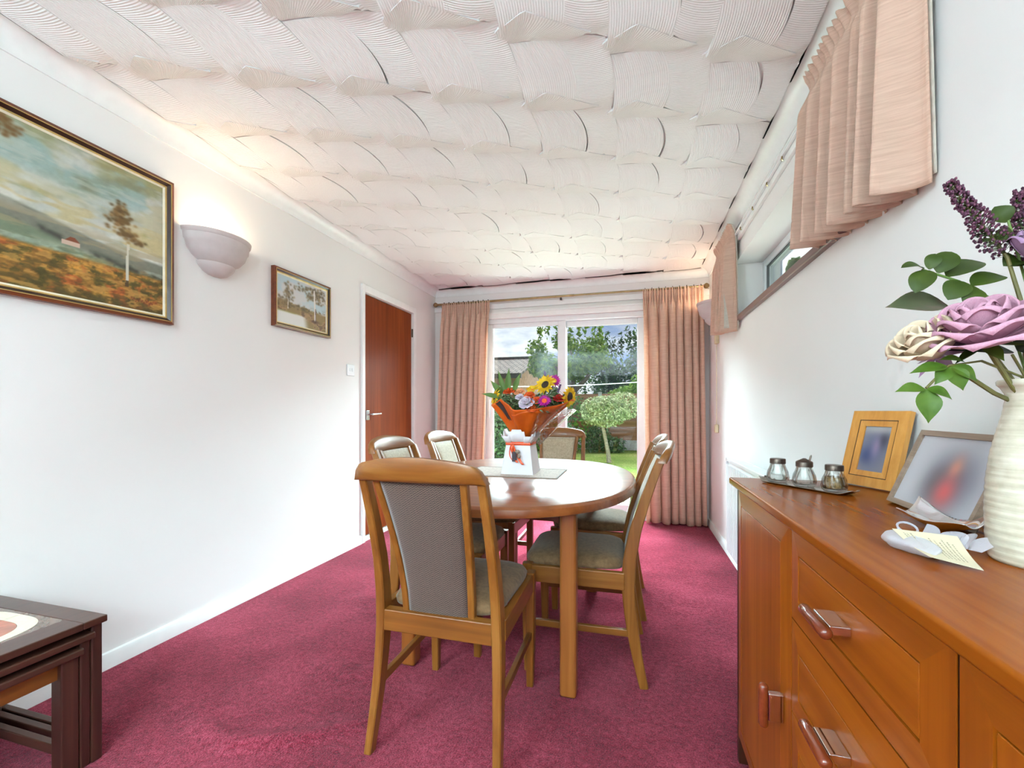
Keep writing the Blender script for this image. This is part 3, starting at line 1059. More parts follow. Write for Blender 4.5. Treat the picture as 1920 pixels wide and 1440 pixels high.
# ================================================================== NEST OF TABLES
WN_ = ((42, 22, 16), (66, 38, 28), (88, 54, 40))
M_nest_z = wood('dark_walnut_upright', *WN_, axis='z', rough=0.35, coat=0.4, coat_rough=0.2, grain=50)
M_nest_y = wood('dark_walnut_cross', *WN_, axis='y', rough=0.35, coat=0.4, coat_rough=0.2, grain=50)
M_nest_x = wood('dark_walnut_rail', *WN_, axis='x', rough=0.35, coat=0.4, coat_rough=0.2, grain=50)
M_nest_a = wood('teak_apron', (96, 52, 16), (128, 74, 26), (150, 92, 40), 'y', 0.4, 0.3, 0.2, 50)
M_tile_g = plain('grey_brown_glazed_tile', (112, 92, 80), 0.25, 0.5, coat=0.5, var=0.12, nscale=40)
M_tile_c = plain('cream_glazed_ring', (226, 214, 190), 0.3, 0.5, coat=0.4, var=0.05, nscale=60)
M_tile_t = plain('terracotta_glaze', (178, 104, 80), 0.3, 0.5, coat=0.4, var=0.12, nscale=30)
def nest_table(lab, x0, x1, y0, y1, z1, wleg, tiled):
    t = thing('nest_table', lab, 'side table', ((x0 + x1) / 2, (y0 + y1) / 2, 0), 0, 'nest of dark wood tables')
    th = 0.021
    if tiled:
        mx_, my_ = 0.084, 0.060
        ax0, ax1, ay0, ay1 = x0 + mx_, x1 - mx_, y0 + my_, y1 - my_
        g = G()
        g.box(x0, x1, ay1, y1, z1 - th, z1); g.box(x0, x1, y0, ay0, z1 - th, z1)
        g.box(x0, ax0, ay0, ay1, z1 - th, z1); g.box(ax1, x1, ay0, ay1, z1 - th, z1)
        g.box(ax0, ax1, ay0, ay1, z1 - th, z1 - 0.008)
        g.build('table_top', M_nest_y, t, bevel=0.003)
        cx, cy = (ax0 + ax1) / 2, (ay0 + ay1) / 2
        hx, hy = (ax1 - ax0) / 2, (ay1 - ay0) / 2
        for sx in (-1, 1):
            for sy in (-1, 1):
                g = G(); g.box(min(cx + sx * 0.0012, cx + sx * hx), max(cx + sx * 0.0012, cx + sx * hx), min(cy + sy * 0.0012, cy + sy * hy), max(cy + sy * 0.0012, cy + sy * hy), z1 - 0.008, z1 - 0.0012)
                to = g.build('tile', M_tile_g, t, bevel=0.0008)
                def sector(r0, r1, nm, mt_):
                    """quarter of the glazed motif centred where the four tiles meet"""
                    g = G(); ns = 18; top = []; secs = []
                    for q_ in range(ns + 1):
                        a_ = PI / 2 * q_ / ns
                        cc = max(0.0, math.cos(a_)) ** 0.55; ss = math.sin(a_) ** 0.55
                        pts = []
                        for rr, zz_ in ((r0, z1 - 0.003), (r1, z1 - 0.003), (r1, z1 - 0.0005), (r0, z1 - 0.0005)):
                            pts.append((cx + sx * (0.0014 + rr * cc * (hx - 0.002)), cy + sy * (0.0014 + rr * ss * (hy - 0.002)), zz_))
                        secs.append(pts)
                    g.loft(secs); g.build(nm, mt_, to, weld=True, sharp=30)
                sector(0.78, 0.95, 'cream_ring', M_tile_c)
                sector(0.40, 0.775, 'terracotta_ring', M_tile_t)
                sector(0.02, 0.24, 'cream_spot', M_tile_c)
    else:
        g = G(); g.box(x0, x1, y0, y1, z1 - th, z1)
        g.build('table_top', M_nest_y, t, bevel=0.005)
    lx0, lx1 = x0 + 0.006, x1 - 0.012
    for ya, yb_ in ((y1 - wleg - 0.004, y1 - 0.006), (y0 + 0.006, y0 + wleg + 0.004)):
        for xa, xb in ((lx0, lx0 + 0.045), (lx1 - 0.045, lx1)):
            g = G(); g.box(xa, xb, ya, yb_, 0, z1 - th)
            g.build('leg', M_nest_z, t, bevel=0.005, bseg=3)
        ymid = (ya + yb_) / 2
        g = G(); g.box(lx0 + 0.045, lx1 - 0.045, ymid - 0.010, ymid + 0.010, 0.055, 0.085)
        g.build('stretcher', M_nest_x, t, bevel=0.003)
        g = G(); g.box(lx0 + 0.045, lx1 - 0.045, ymid - 0.010, ymid + 0.010, z1 - th - 0.05, z1 - th)
        g.build('end_rail', M_nest_x, t, bevel=0.003)
    return t, lx0, lx1
nest_table('largest dark wood nest table with a tile inlaid top', -2.062, -1.549, 0.36, 0.941, 0.436, 0.030, True)
nest_table('middle sized dark wood nest table tucked under the tiled one', -2.03, -1.553, 0.385, 0.914, 0.397, 0.028, False)
tt_, lx0, lx1 = nest_table('smallest dark wood nest table with an orange brown apron, innermost', -1.99, -1.556, 0.412, 0.888, 0.360, 0.045, False)
g = G(); g.box(lx1 - 0.034, lx1 - 0.016, 0.46, 0.842, 0.360 - 0.021 - 0.052, 0.360 - 0.021)
g.build('apron', M_nest_a, tt_, bevel=0.003)
# ================================================================== CURTAINS
M_curt = fabric('dusty_pink_slub_curtain', (228, 192, 170), (246, 214, 194), slub=(10, 10, 210), trans=0.38, bstr=0.35, sheen=0.15)
M_lining = fabric('cream_curtain_lining', (214, 204, 190), (230, 222, 210), slub=(40, 40, 40), trans=0.25, bstr=0.1, sheen=0.0)
M_brass = plain('antique_brass', (150, 132, 96), 0.28, 0.5, 1.0, var=0.08)
M_hook = plain('dark_hook', (70, 60, 52), 0.4, 0.5, 0.8)

class Folds:
    """irregular pleats: maps 0..1 to a fold phase, with per-fold depth"""
    def __init__(s, n, seed, jitter=0.35):
        r_ = random.Random(seed)
        w = [1 + r_.uniform(-jitter, jitter) for _ in range(n)]
        t_ = sum(w); acc = 0; s.edge = [0]
        for q_ in w:
            acc += q_ / t_; s.edge.append(acc)
        s.d = [r_.uniform(0.7, 1.15) for _ in range(n)]
        s.sk = [r_.uniform(-0.22, 0.22) for _ in range(n)]
        s.n = n
    def at(s, u):
        for i in range(s.n):
            if u <= s.edge[i + 1] or i == s.n - 1:
                t_ = (u - s.edge[i]) / (s.edge[i + 1] - s.edge[i])
                return i, min(1, max(0, t_))
    def wave(s, u):
        i, t_ = s.at(u)
        t2 = t_ + s.sk[i] * t_ * (1 - t_) * 2
        c = -math.cos(2 * PI * t2)
        return s.d[i] * math.copysign(abs(c) ** 0.75, c), math.sin(2 * PI * t2) * s.d[i]

def long_curtain(name, lab, xt0, xt1, xb0, xb1, nf, seed, parent_loc, flip=1):
    t = thing(name, lab, 'curtain', parent_loc)
    F_ = Folds(nf, seed); Hd = Folds(nf * 3, seed + 5, 0.5)
    zt, zb_ = 2.205, 0.012
    yc = YB - 0.085
    def surf(off):
        def fn(u, v):
            v2 = v ** 1.6
            z = zt + (zb_ - zt) * v2
            k = smoothstep(0.02, 0.14, v2)               # heading -> body
            xa = xt0 + (xb0 - xt0) * v2; xb = xt1 + (xb1 - xt1) * v2
            w1, s1 = F_.wave(u); w2, s2q = Hd.wave(u)
            amp = 0.040 + 0.014 * v2
            wob = 0.012 * math.sin(9 * u + 5 * v2 + seed) * v2
            pinch = 0.014 * math.exp(-((v2 - 0.045) / 0.012) ** 2)
            y = yc + (1 - k) * 0.016 * w2 + k * amp * w1 + wob + off + pinch * (1 if w2 > 0 else -0.3)
            x = xa + (xb - xa) * u + k * 0.016 * s1
            zz_ = z + (1 - k) * 0.004 * w2 + (0.008 * math.sin(17 * u + seed) if v > 0.98 else 0)
            return (x, y, max(0.006, zz_))
        return fn
    g = G(); g.grid(surf(0), nf * 14, 60)
    g.build('curtain_fabric', M_curt, t, sharp=0, solid=0.004)
    # gathered heading tape line
    g = G()
    def tape(u, v):
        p_ = surf(0.004)(u, 0.16)
        return (p_[0], p_[1] - 0.0045, 2.118 + 0.006 * (v - 0.5))
    # hooks over the pole
    for i in range(nf + 2):
        u = (i + 0.3) / (nf + 1.6)
        x = xt0 + (xt1 - xt0) * u
        g = G(); g.tube([(x, yc - 0.01, 2.20), (x, yc - 0.004, 2.214), (x, yc + 0.006, 2.216), (x, yc + 0.010, 2.200)], 0.0028, 6)
        g.build('hook', M_hook, t)
    return t
long_curtain('long_curtain', 'full length dusty pink curtain hanging beside the wooden door', -1.955, -1.425, -2.03, -1.49, 8, 11, (-1.72, YB - 0.085, 0))
long_curtain('long_curtain', 'full length dusty pink curtain hanging in the radiator side corner', 0.10, 0.625, 0.13, 0.652, 7, 23, (0.38, YB - 0.085, 0))

pole = thing('curtain_pole', 'slim brass curtain pole across the patio doors', 'curtain pole', (-0.69, YB - 0.085, 2.19))
g = G(); g.tube([(-2.02, YB - 0.085, 2.196), (-0.55, YB - 0.085, 2.196)], 0.0115, 12); g.tube([(-0.58, YB - 0.085, 2.196), (0.635, YB - 0.085, 2.196)], 0.0095, 12)
g.build('rod', M_brass, pole)
for x, s in ((-2.02, -1), (0.635, 1)):
    g = G(); g.lathe([(0.0, -0.024), (0.012, -0.022), (0.024, -0.008), (0.026, 0.004), (0.018, 0.018), (0.011, 0.024), (0.011, 0.034), (0.0, 0.034)], 16)
    g.v = [(x + s * 0.018 - s * p_[2], YB - 0.085 + p_[0], 2.196 + p_[1]) for p_ in g.v]
    g.build('finial', M_brass, pole)
for x in (-1.96, -0.685, 0.60):
    g = G(); g.box(x - 0.008, x + 0.008, YB - 0.075, YB - 0.02, 2.172, 2.184)
    g.tube([(x, YB - 0.072, 2.176), (x, YB - 0.085, 2.168), (x, YB - 0.085, 2.158)], 0.006, 8)
    g.build('bracket', M_hook, pole)

# short curtains on the high window
def short_curtain(name, lab, ya, yb, nf, seed, ztop, zbot, amp, yshift_b):
    t = thing(name, lab, 'curtain', (XR - 0.06, (ya + yb) / 2, zbot))
    F_ = Folds(nf, seed, 0.3); Hd = Folds(nf * 3, seed + 3, 0.4)
    def surf(off, zlift=0.0):
        def fn(u, v):
            z = ztop + (zbot + 0.035 * (2 * u - 1) + zlift - ztop) * v
            k = smoothstep(0.08, 0.26, v)
            w1, s1 = F_.wave(u); w2, s2q = Hd.wave(u)
            a_ = amp * (0.55 + 0.45 * v)
            y = ya + (yb - ya) * u + yshift_b * v * (1 - u) + k * 0.018 * s1 * v
            lip = 0.022 * smoothstep(0.09, 0.0, v)                 # frilled heading stands out from the tape
            x = XR - 0.044 - (1 - k) * (0.012 * w2 + lip) - k * (a_ * (w1 + 0.38) + 0.006) + off
            x -= 0.016 * math.sin(3.1 * u + seed) * v
            return (x, y, z + (1 - k) * 0.006 * w2)
        return fn
    g = G(); g.grid(surf(0), nf * 16, 34)
    g.build('curtain_fabric', M_curt, t, sharp=0, solid=0.004)
    g = G(); g.grid(surf(0.010, 0.022), nf * 16, 24)
    g.build('lining', M_lining, t, sharp=0, solid=0.001)
    for i in range(nf + 1):
        y = ya + (yb - ya) * (i + 0.4) / (nf + 0.8)
        g = G(); g.tube([(XR - 0.045, y, ztop - 0.075), (XR - 0.03, y, ztop - 0.055), (XR - 0.026, y, ztop - 0.075)], 0.0025, 6)
        g.build('hook', M_hook, t)
    return t
short_curtain('short_curtain', 'short dusty pink curtain bunched above the vase of flowers', 1.225, 1.845, 7, 41, 2.300, 1.625, 0.060, 0.0)
short_curtain('short_curtain', 'short dusty pink curtain at the far end of the high window', 3.14, 3.68, 6, 57, 2.300, 1.615, 0.042, -0.03)

tr_ = thing('curtain_track', 'white curtain track above the high window', 'curtain track', (XR, 2.45, 2.20))
g = G(); g.box(XR - 0.018, XR, 1.05, 3.85, 2.185, 2.238); g.build('batten', M_white, tr_, bevel=0.003)
g = G(); g.box(XR - 0.034, XR - 0.0185, 1.10, 3.80, 2.216, 2.232); g.build('rail', M_upvc, tr_, bevel=0.003)
for y in (2.02, 2.22, 2.45, 2.72, 3.0):
    g = G(); g.tube([(XR - 0.030, y, 2.216), (XR - 0.032, y, 2.204), (XR - 0.026, y, 2.196)], 0.004, 6); g.build('glider', M_brass, tr_)

# pull cord and its block on the right wall
M_cream = plain('ivory_plastic', (226, 216, 178), 0.35, 0.5)
pc = thing('pull_cord', 'ivory pull cord with a block on the corner wall', 'cord', (XR, 3.885, 0.9))
g = G(); g.box(XR - 0.028, XR, 3.85, 3.915, 1.61, 1.685); g.build('cord_switch', M_cream, pc, bevel=0.006)
g = G(); g.tube([(XR - 0.016, 3.885, 1.612), (XR - 0.014, 3.886, 1.25), (XR - 0.015, 3.885, 0.94)], 0.0028, 6); g.build('cord', M_cream, pc)
g = G(); g.box(XR - 0.030, XR - 0.001, 3.86, 3.91, 0.875, 0.945); g.build('cord_block', M_cream, pc, bevel=0.008)

# radiator behind the sideboard
rad = thing('radiator', 'white panel radiator on the wall beyond the sideboard', 'radiator', (XR - 0.06, 2.35, 0.12))
R0, R1 = 1.62, 3.07
g = G(); g.box(XR - 0.088, XR - 0.080, R0, R1, 0.15, 0.735); g.box(XR - 0.036, XR - 0.030, R0, R1, 0.15, 0.735)
g.build('panel', M_upvc, rad, bevel=0.003)
g = G()
for i in range(44):
    y = R0 + (i + 0.5) * (R1 - R0) / 44
    g.box(XR - 0.098, XR - 0.0885, y - 0.010, y + 0.010, 0.16, 0.715)
g.build('convector_ribs', M_upvc, rad, bevel=0.003)
g = G()
n_ = 56
g.box(XR - 0.098, XR - 0.088, R0 - 0.01, R1 + 0.01, 0.735, 0.752); g.box(XR - 0.032, XR - 0.022, R0 - 0.01, R1 + 0.01, 0.735, 0.752)
g.box(XR - 0.098, XR - 0.022, R1, R1 + 0.012, 0.60, 0.752)
for i in range(n_):
    y = R0 + (i + 0.5) * (R1 - R0) / n_
    g.box(XR - 0.088, XR - 0.032, y - 0.0075, y + 0.0075, 0.738, 0.750)
g.build('top_grille', M_upvc, rad)
g = G(); g.box(XR - 0.03, XR - 0.001, 1.9, 1.93, 0.2, 0.65); g.box(XR - 0.03, XR - 0.001, 2.8, 2.83, 0.2, 0.65); g.build('wall_bracket', M_upvc, rad)

# ================================================================== WALL LIGHTS
M_plaster = plain('unglazed_white_plaster', (206, 196, 194), 0.8, 0.2, var=0.02)
M_bulb2, nt, b = newmat('warm_bulb')
b.inputs['Emission Color'].default_value = rgba((255, 232, 190)); b.inputs['Emission Strength'].default_value = 12.0; M_bulb2.cycles.emission_sampling = 'NONE'
def wall_light(lab, wall_x, y, z, sgn, watt):
    """half bowl uplighter; sgn=+1: wall on the left"""
    t = thing('wall_light', lab, 'wall light', (wall_x, y, z))
    a0, a1 = (-PI / 2, PI / 2) if sgn > 0 else (PI / 2, 3 * PI / 2)
    outer = [(0.080, -0.068), (0.092, -0.060), (0.122, -0.042), (0.146, -0.014), (0.157, 0.018), (0.163, 0.024), (0.166, 0.054), (0.173, 0.060), (0.176, 0.076)]
    inner = [(0.169, 0.076), (0.158, 0.050), (0.142, -0.008), (0.116, -0.036), (0.084, -0.056), (0.080, -0.068)]
    g = G(); g.lathe([(r_, z + q_) for r_, q_ in outer + inner], 40, (wall_x, y), a0, a1)
    g.v = [(wall_x + (p_[0] - wall_x) * 0.86, p_[1], p_[2]) for p_ in g.v]
    g.build('bowl', M_plaster, t, sharp=40)
    low = [(0.0, -0.122), (0.035, -0.119), (0.064, -0.107), (0.086, -0.088), (0.096, -0.074), (0.098, -0.064), (0.092, -0.064), (0.082, -0.080), (0.058, -0.098), (0.0, -0.112)]
    g = G(); g.lathe([(r_, z + q_) for r_, q_ in low], 36, (wall_x, y), a0, a1)
    g.v = [(wall_x + (p_[0] - wall_x) * 0.86, p_[1], p_[2]) for p_ in g.v]
    g.build('lower_cup', M_plaster, t, sharp=40)
    g = G(); g.box(min(wall_x, wall_x + sgn * 0.012), max(wall_x, wall_x + sgn * 0.012), y - 0.06, y + 0.06, z - 0.06, z + 0.03)
    g.build('back_plate', M_plaster, t)
    g = G(); g.ball((wall_x + sgn * 0.06, y, z + 0.01), (0.022, 0.022, 0.035)); g.build('bulb', M_bulb2, t)
    ld = bpy.data.lights.new('wall_light_lamp', 'POINT'); ld.energy = watt; ld.color = (1.0, 0.80, 0.55); ld.shadow_soft_size = 0.03
    lo_ = bpy.data.objects.new('wall_light_lamp', ld); COL.objects.link(lo_); lo_.parent = t; lo_.location = (sgn * 0.065, 0, 0.055)
wall_light('half bowl plaster wall light glowing between the two paintings', XL, 1.735, 1.872, 1, SCONCE_W)
wall_light('half bowl plaster wall light in the far corner behind the short curtain', XR, 4.02, 1.905, -1, SCONCE_W)

# ================================================================== PAINTINGS
M_frame = wood('mahogany_moulding', (74, 30, 12), (108, 50, 22), (132, 68, 32), 'y', 0.35, 0.4, 0.15, 60)
M_frame_d = plain('dark_brown_moulding', (48, 26, 16), 0.35, 0.5, coat=0.3)
M_gold = plain('gilt_slip', (206, 176, 110), 0.35, 0.5, 0.75, var=0.06)
M_slip = plain('ivory_slip', (230, 220, 196), 0.5)
M_canvas = printed('oil_paint', 0.45, 0.0, 0.25)
M_photo = printed('matt_photo_print', 0.5, 0.12)

def wall_ring(u0, u1, v0, v1, w, d0, d1, d_in, mp):
    """mitred moulding: outer rectangle u0..u1 x v0..v1, width w; front depth d0 outside to d1 inside; back at 0"""
    g = G()
    O = [(u0, v0), (u1, v0), (u1, v1), (u0, v1)]
    I = [(u0 + w, v0 + w), (u1 - w, v0 + w), (u1 - w, v1 - w), (u0 + w, v1 - w)]
    for k in range(4):
        a_, b_ = O[k], O[(k + 1) % 4]; c, d = I[(k + 1) % 4], I[k]
        vs_ = [mp(*a_, d0), mp(*b_, d0), mp(*c, d1), mp(*d, d1), mp(*a_, 0), mp(*b_, 0), mp(*c, d_in), mp(*d, d_in)]
        g.add(vs_, [(0, 1, 2, 3), (4, 7, 6, 5), (0, 4, 5, 1), (2, 6, 7, 3), (1, 5, 6, 2), (3, 7, 4, 0)])
    return g

def img_base(W, Hh):
    X, Y = np.meshgrid(np.linspace(0, 1, W), np.linspace(0, 1, Hh))
    return X, Y
def mixc(img, col, a_):
    a_ = np.clip(a_, 0, 1)[..., None]
    return img * (1 - a_) + np.array(col, float) * a_
def sst(a_, b_, x):
    t_ = np.clip((x - a_) / (b_ - a_), 0, 1)
    return t_ * t_ * (3 - 2 * t_)

def landscape_big():
    W, Hh = 260, 172
    X, Y = img_base(W, Hh); S = (Hh, W)
    n1 = vnoise(S, 3, 4, 1, 5); n2 = vnoise(S, 6, 4, 2, 5); n3 = vnoise(S, 9, 30, 3, 4); n4 = vnoise(S, 26, 22, 4, 4); n5 = vnoise(S, 5, 5, 9, 4)
    img = np.zeros(S + (3,)) + np.array((190, 194, 186))
    band = X * 0.45 + Y
    img = mixc(img, (150, 152, 118), sst(0.40, 0.62, n1 + 0.35 * (Y - 0.7)))
    img = mixc(img, (176, 156, 92), 0.85 * sst(0.48, 0.62, n2) * sst(0.55, 0.75, band) * sst(1.30, 1.0, band))
    img = mixc(img, (146, 172, 170), 0.8 * sst(0.50, 0.66, n5) * sst(0.60, 0.80, Y))
    img = mixc(img, (120, 122, 92), 0.6 * sst(0.56, 0.72, vnoise(S, 4, 5, 6, 4)) * sst(0.55, 0.7, Y))
    img = mixc(img, (214, 214, 206), 0.75 * sst(0.48, 0.62, vnoise(S, 3, 7, 7, 4)) * sst(0.80, 0.62, Y))
    img = mixc(img, (196, 168, 96), 0.5 * sst(0.58, 0.66, vnoise(S, 4, 12, 17, 3)) * sst(0.75, 0.55, Y))
    hz = 0.44 + 0.10 * np.exp(-((X - 0.42) / 0.25) ** 2) - 0.06 * X + 0.01 * n2
    img = mixc(img, (124, 126, 112), sst(0.012, -0.012, Y - hz))
    img = mixc(img, (156, 130, 98), 0.6 * sst(0.5, 0.62, n2) * sst(0.0, -0.02, Y - hz) * sst(-0.16, -0.05, Y - hz))
    img = mixc(img, (118, 132, 108), sst(0.015, -0.02, Y - (hz - 0.11)))
    dk = np.exp(-((Y - (hz - 0.085 - 0.02 * X)) / 0.022) ** 2)
    img = mixc(img, (64, 66, 58), 0.9 * dk * sst(0.35, 0.5, n2) * sst(0.40, 0.5, X))
    img = mixc(img, (178, 190, 176), 0.6 * sst(0.5, 0.65, n3) * np.exp(-((Y - 0.30) / 0.03) ** 2))
    fg = 0.275 - 0.01 * X + 0.015 * n4
    img = mixc(img, (140, 100, 44), sst(0.01, -0.015, Y - fg))
    img = mixc(img, (196, 140, 58), 0.8 * sst(0.5, 0.62, n3) * sst(0.0, -0.02, Y - fg))
    img = mixc(img, (88, 78, 34), 0.9 * sst(0.52, 0.62, n4) * sst(0.0, -0.04, Y - fg))
    img = mixc(img, (178, 88, 40), 0.75 * sst(0.57, 0.66, vnoise(S, 14, 16, 12, 3)) * sst(0.0, -0.03, Y - fg))
    img = mixc(img, (56, 50, 32), 0.85 * sst(0.47, 0.6, n5 + 0.25 * (0.55 - X)) * sst(0.22, 0.12, Y) * sst(0.75, 0.45, X))
    img = mixc(img, (70, 62, 26), 0.6 * sst(0.1, 0.0, Y))
    fine = vnoise(S, 60, 50, 41, 3); dab = vnoise(S, 22, 40, 42, 3); sweep = vnoise(S, 7, 26, 43, 4)
    low = sst(0.34, 0.22, Y)
    img = img * (1 + (0.10 + 0.45 * low)[..., None] * (fine - 0.5)[..., None] * 1.2)
    img = mixc(img, (212, 160, 84), 0.55 * low * sst(0.56, 0.66, dab))
    img = mixc(img, (72, 66, 34), 0.55 * low * sst(0.44, 0.34, dab))
    img = mixc(img, (206, 204, 190), 0.35 * (1 - low) * sst(0.5, 0.66, sweep) * sst(0.40, 0.52, Y))
    img = mixc(img, (166, 150, 116), 0.55 * sst(0.50, 0.62, sweep) * sst(0.30, 0.36, Y) * sst(0.52, 0.44, Y))
    img = mixc(img, (176, 158, 92), 0.30 * sst(0.52, 0.66, vnoise(S, 5, 9, 44, 4)) * sst(0.55, 0.7, Y))
    # cottage
    img = mixc(img, (206, 178, 160), ((abs(X - 0.635) < 0.030) & (abs(Y - 0.352) < 0.014)).astype(float))
    img = mixc(img, (130, 70, 44), ((abs(X - 0.64) < 0.026 - 0.6 * (Y - 0.366)) & (Y > 0.364) & (Y < 0.392)).astype(float))
    # birch
    tx = 0.845 + 0.012 * (Y - 0.2)
    img = mixc(img, (206, 202, 186), ((abs(X - tx) < 0.0055) & (Y > 0.185) & (Y < 0.47)).astype(float))
    img = mixc(img, (74, 58, 36), 0.9 * ((abs(X - tx) < 0.007) & (Y > 0.155) & (Y < 0.2)).astype(float))
    rs = np.random.RandomState(5)
    for cx, cy, rx, ry, cnt in ((0.812, 0.70, 0.032, 0.045, 34), (0.82, 0.60, 0.048, 0.05, 40), (0.845, 0.54, 0.045, 0.035, 30), (0.875, 0.51, 0.035, 0.028, 22), (0.835, 0.64, 0.03, 0.03, 20)):
        for _ in range(cnt):
            px, py = cx + rs.randn() * rx * 0.6, cy + rs.randn() * ry * 0.6
            c = [(92, 70, 38), (132, 100, 58), (110, 84, 46), (160, 128, 78)][rs.randint(4)]
            d = ((X - px) / 0.010) ** 2 + ((Y - py) / 0.011) ** 2
            img = mixc(img, c, 0.85 * np.exp(-d))
    for _ in range(60):     # leaves entering at the upper left
        px, py = 0.42 + rs.randn() * 0.03, 0.93 + rs.randn() * 0.035
        img = mixc(img, (112, 80, 40), 0.8 * np.exp(-(((X - px) / 0.010) ** 2 + ((Y - py) / 0.012) ** 2)))
    # signature squiggle
    for k in range(40):
        px = 0.86 + 0.10 * k / 40; py = 0.075 + 0.010 * math.sin(k * 1.3) + 0.006 * math.sin(k * 0.5)
        img = mixc(img, (104, 40, 24), 0.8 * np.exp(-(((X - px) / 0.0028) ** 2 + ((Y - py) / 0.005) ** 2)))
    return img

def landscape_small():
    W, Hh = 150, 108
    X, Y = img_base(W, Hh); S = (Hh, W)
    n1 = vnoise(S, 4, 4, 21, 4); n2 = vnoise(S, 8, 10, 22, 4); n3 = vnoise(S, 16, 14, 23, 4)
    img = np.zeros(S + (3,)) + np.array((206, 206, 206))
    img = mixc(img, (176, 204, 214), 0.7 * sst(0.45, 0.65, n1))
    img = mixc(img, (150, 130, 90), sst(0.02, -0.03, Y - (0.44 - 0.08 * X + 0.10 * n3)))
    img = mixc(img, (110, 98, 70), 0.8 * sst(0.48, 0.6, n3) * np.exp(-((Y - 0.40) / 0.07) ** 2))
    img = mixc(img, (186, 150, 112), 0.8 * sst(0.45, 0.6, n2) * sst(0.38, 0.3, Y))
    img = mixc(img, (98, 78, 66), 0.7 * sst(0.55, 0.68, n2) * sst(0.40, 0.3, Y))
    wat = sst(0.02, -0.02, Y - (0.24 - 0.10 * sst(0.35, 0.9, X) + 0.02 * n2)) * sst(0.62, 0.48, X - 0.15 * (0.2 - Y))
    img = mixc(img, (226, 226, 222), wat)
    img = mixc(img, (150, 150, 84), 0.5 * np.exp(-((Y - 0.25) / 0.02) ** 2) * sst(0.5, 0.3, X))
    rs = np.random.RandomState(8)
    def blobs(cx, cy, rx, ry, cnt, cols, s=0.02):
        nonlocal img
        for _ in range(cnt):
            px, py = cx + rs.randn() * rx, cy + rs.randn() * ry
            img = mixc(img, cols[rs.randint(len(cols))], 0.7 * np.exp(-(((X - px) / s) ** 2 + ((Y - py) / (s * 1.2)) ** 2)))
    cols = [(120, 104, 76), (150, 132, 98), (96, 86, 66)]
    blobs(0.20, 0.66, 0.05, 0.10, 60, cols)
    img = mixc(img, (214, 204, 190), ((abs(X - 0.20) < 0.010) & (Y > 0.32) & (Y < 0.52)).astype(float))
    blobs(0.10, 0.45, 0.06, 0.05, 26, cols); blobs(0.40, 0.42, 0.10, 0.03, 26, cols)
    blobs(0.62, 0.88, 0.14, 0.05, 60, cols); blobs(0.86, 0.78, 0.09, 0.10, 70, cols); blobs(0.66, 0.74, 0.06, 0.05, 28, cols)
    tx = 0.755 + 0.03 * (0.5 - Y)
    img = mixc(img, (222, 216, 210), ((abs(X - tx) < 0.024 - 0.012 * Y) & (Y > 0.20) & (Y < 0.92)).astype(float))
    img = mixc(img, (92, 74, 80), 0.8 * ((X > tx + 0.006) & (X < tx + 0.022) & (Y > 0.18) & (Y < 0.5)).astype(float))
    img = mixc(img, (92, 70, 60), 0.8 * np.exp(-(((X - 0.76) / 0.10) ** 2 + ((Y - 0.19) / 0.035) ** 2)))
    return img

def wall_painting(name, lab, ya, yb, za, zb, w, img, wall_x=XL):
    t = thing(name, lab, 'painting', (wall_x, (ya + yb) / 2, za))
    mp = lambda u, v, d: (wall_x + d, u, v)
    e = w
    wall_ring(ya, yb, za, zb, e * 0.30, 0.026, 0.030, 0.0, mp).build('frame', M_frame, t, smooth=False)
    a_ = e * 0.30
    wall_ring(ya + a_, yb - a_, za + a_, zb - a_, e * 0.07, 0.031, 0.031, 0.0, mp).build('gilt_line', M_gold, t, smooth=False)
    a_ = e * 0.37
    wall_ring(ya + a_, yb - a_, za + a_, zb - a_, e * 0.30, 0.028, 0.018, 0.0, mp).build('inner_moulding', M_frame_d, t, smooth=False)
    a_ = e * 0.67
    wall_ring(ya + a_, yb - a_, za + a_, zb - a_, e * 0.14, 0.019, 0.017, 0.0, mp).build('gilt_slip', M_gold, t, smooth=False)
    a_ = e * 0.81
    wall_ring(ya + a_, yb - a_, za + a_, zb - a_, e * 0.19, 0.016, 0.012, 0.0, mp).build('ivory_slip', M_slip, t, smooth=False)
    a_ = e * 0.98
    ua, ub, va, vb = ya + a_, yb - a_, za + a_, zb - a_
    paint_sheet('canvas', img, lambda u, v: (wall_x + 0.011, ua + (ub - ua) * u, va + (vb - va) * v), M_canvas, t)
    return t
wall_painting('landscape_painting', 'large framed oil painting of a moor with a lone birch and cottage', 0.52, 1.512, 1.458, 2.118, 0.040, landscape_big())
wall_painting('landscape_painting', 'small framed painting of white trunked trees by water, next to the door', 2.098, 2.598, 1.570, 1.930, 0.036, landscape_small())

# light switch
sw = thing('light_switch', 'white double light switch plate beside the door frame', 'switch', (XL, 2.85, 1.37))
g = G(); g.box(XL, XL + 0.009, 2.806, 2.894, 1.326, 1.412); g.build('plate', M_upvc, sw, bevel=0.003)
for y in (2.832, 2.858):
    g = G(); g.box(XL + 0.0088, XL + 0.013, y, y + 0.012, 1.360, 1.384); g.build('rocker', M_upvc, sw, bevel=0.002)
# ================================================================== GARDEN
GZ = -0.12
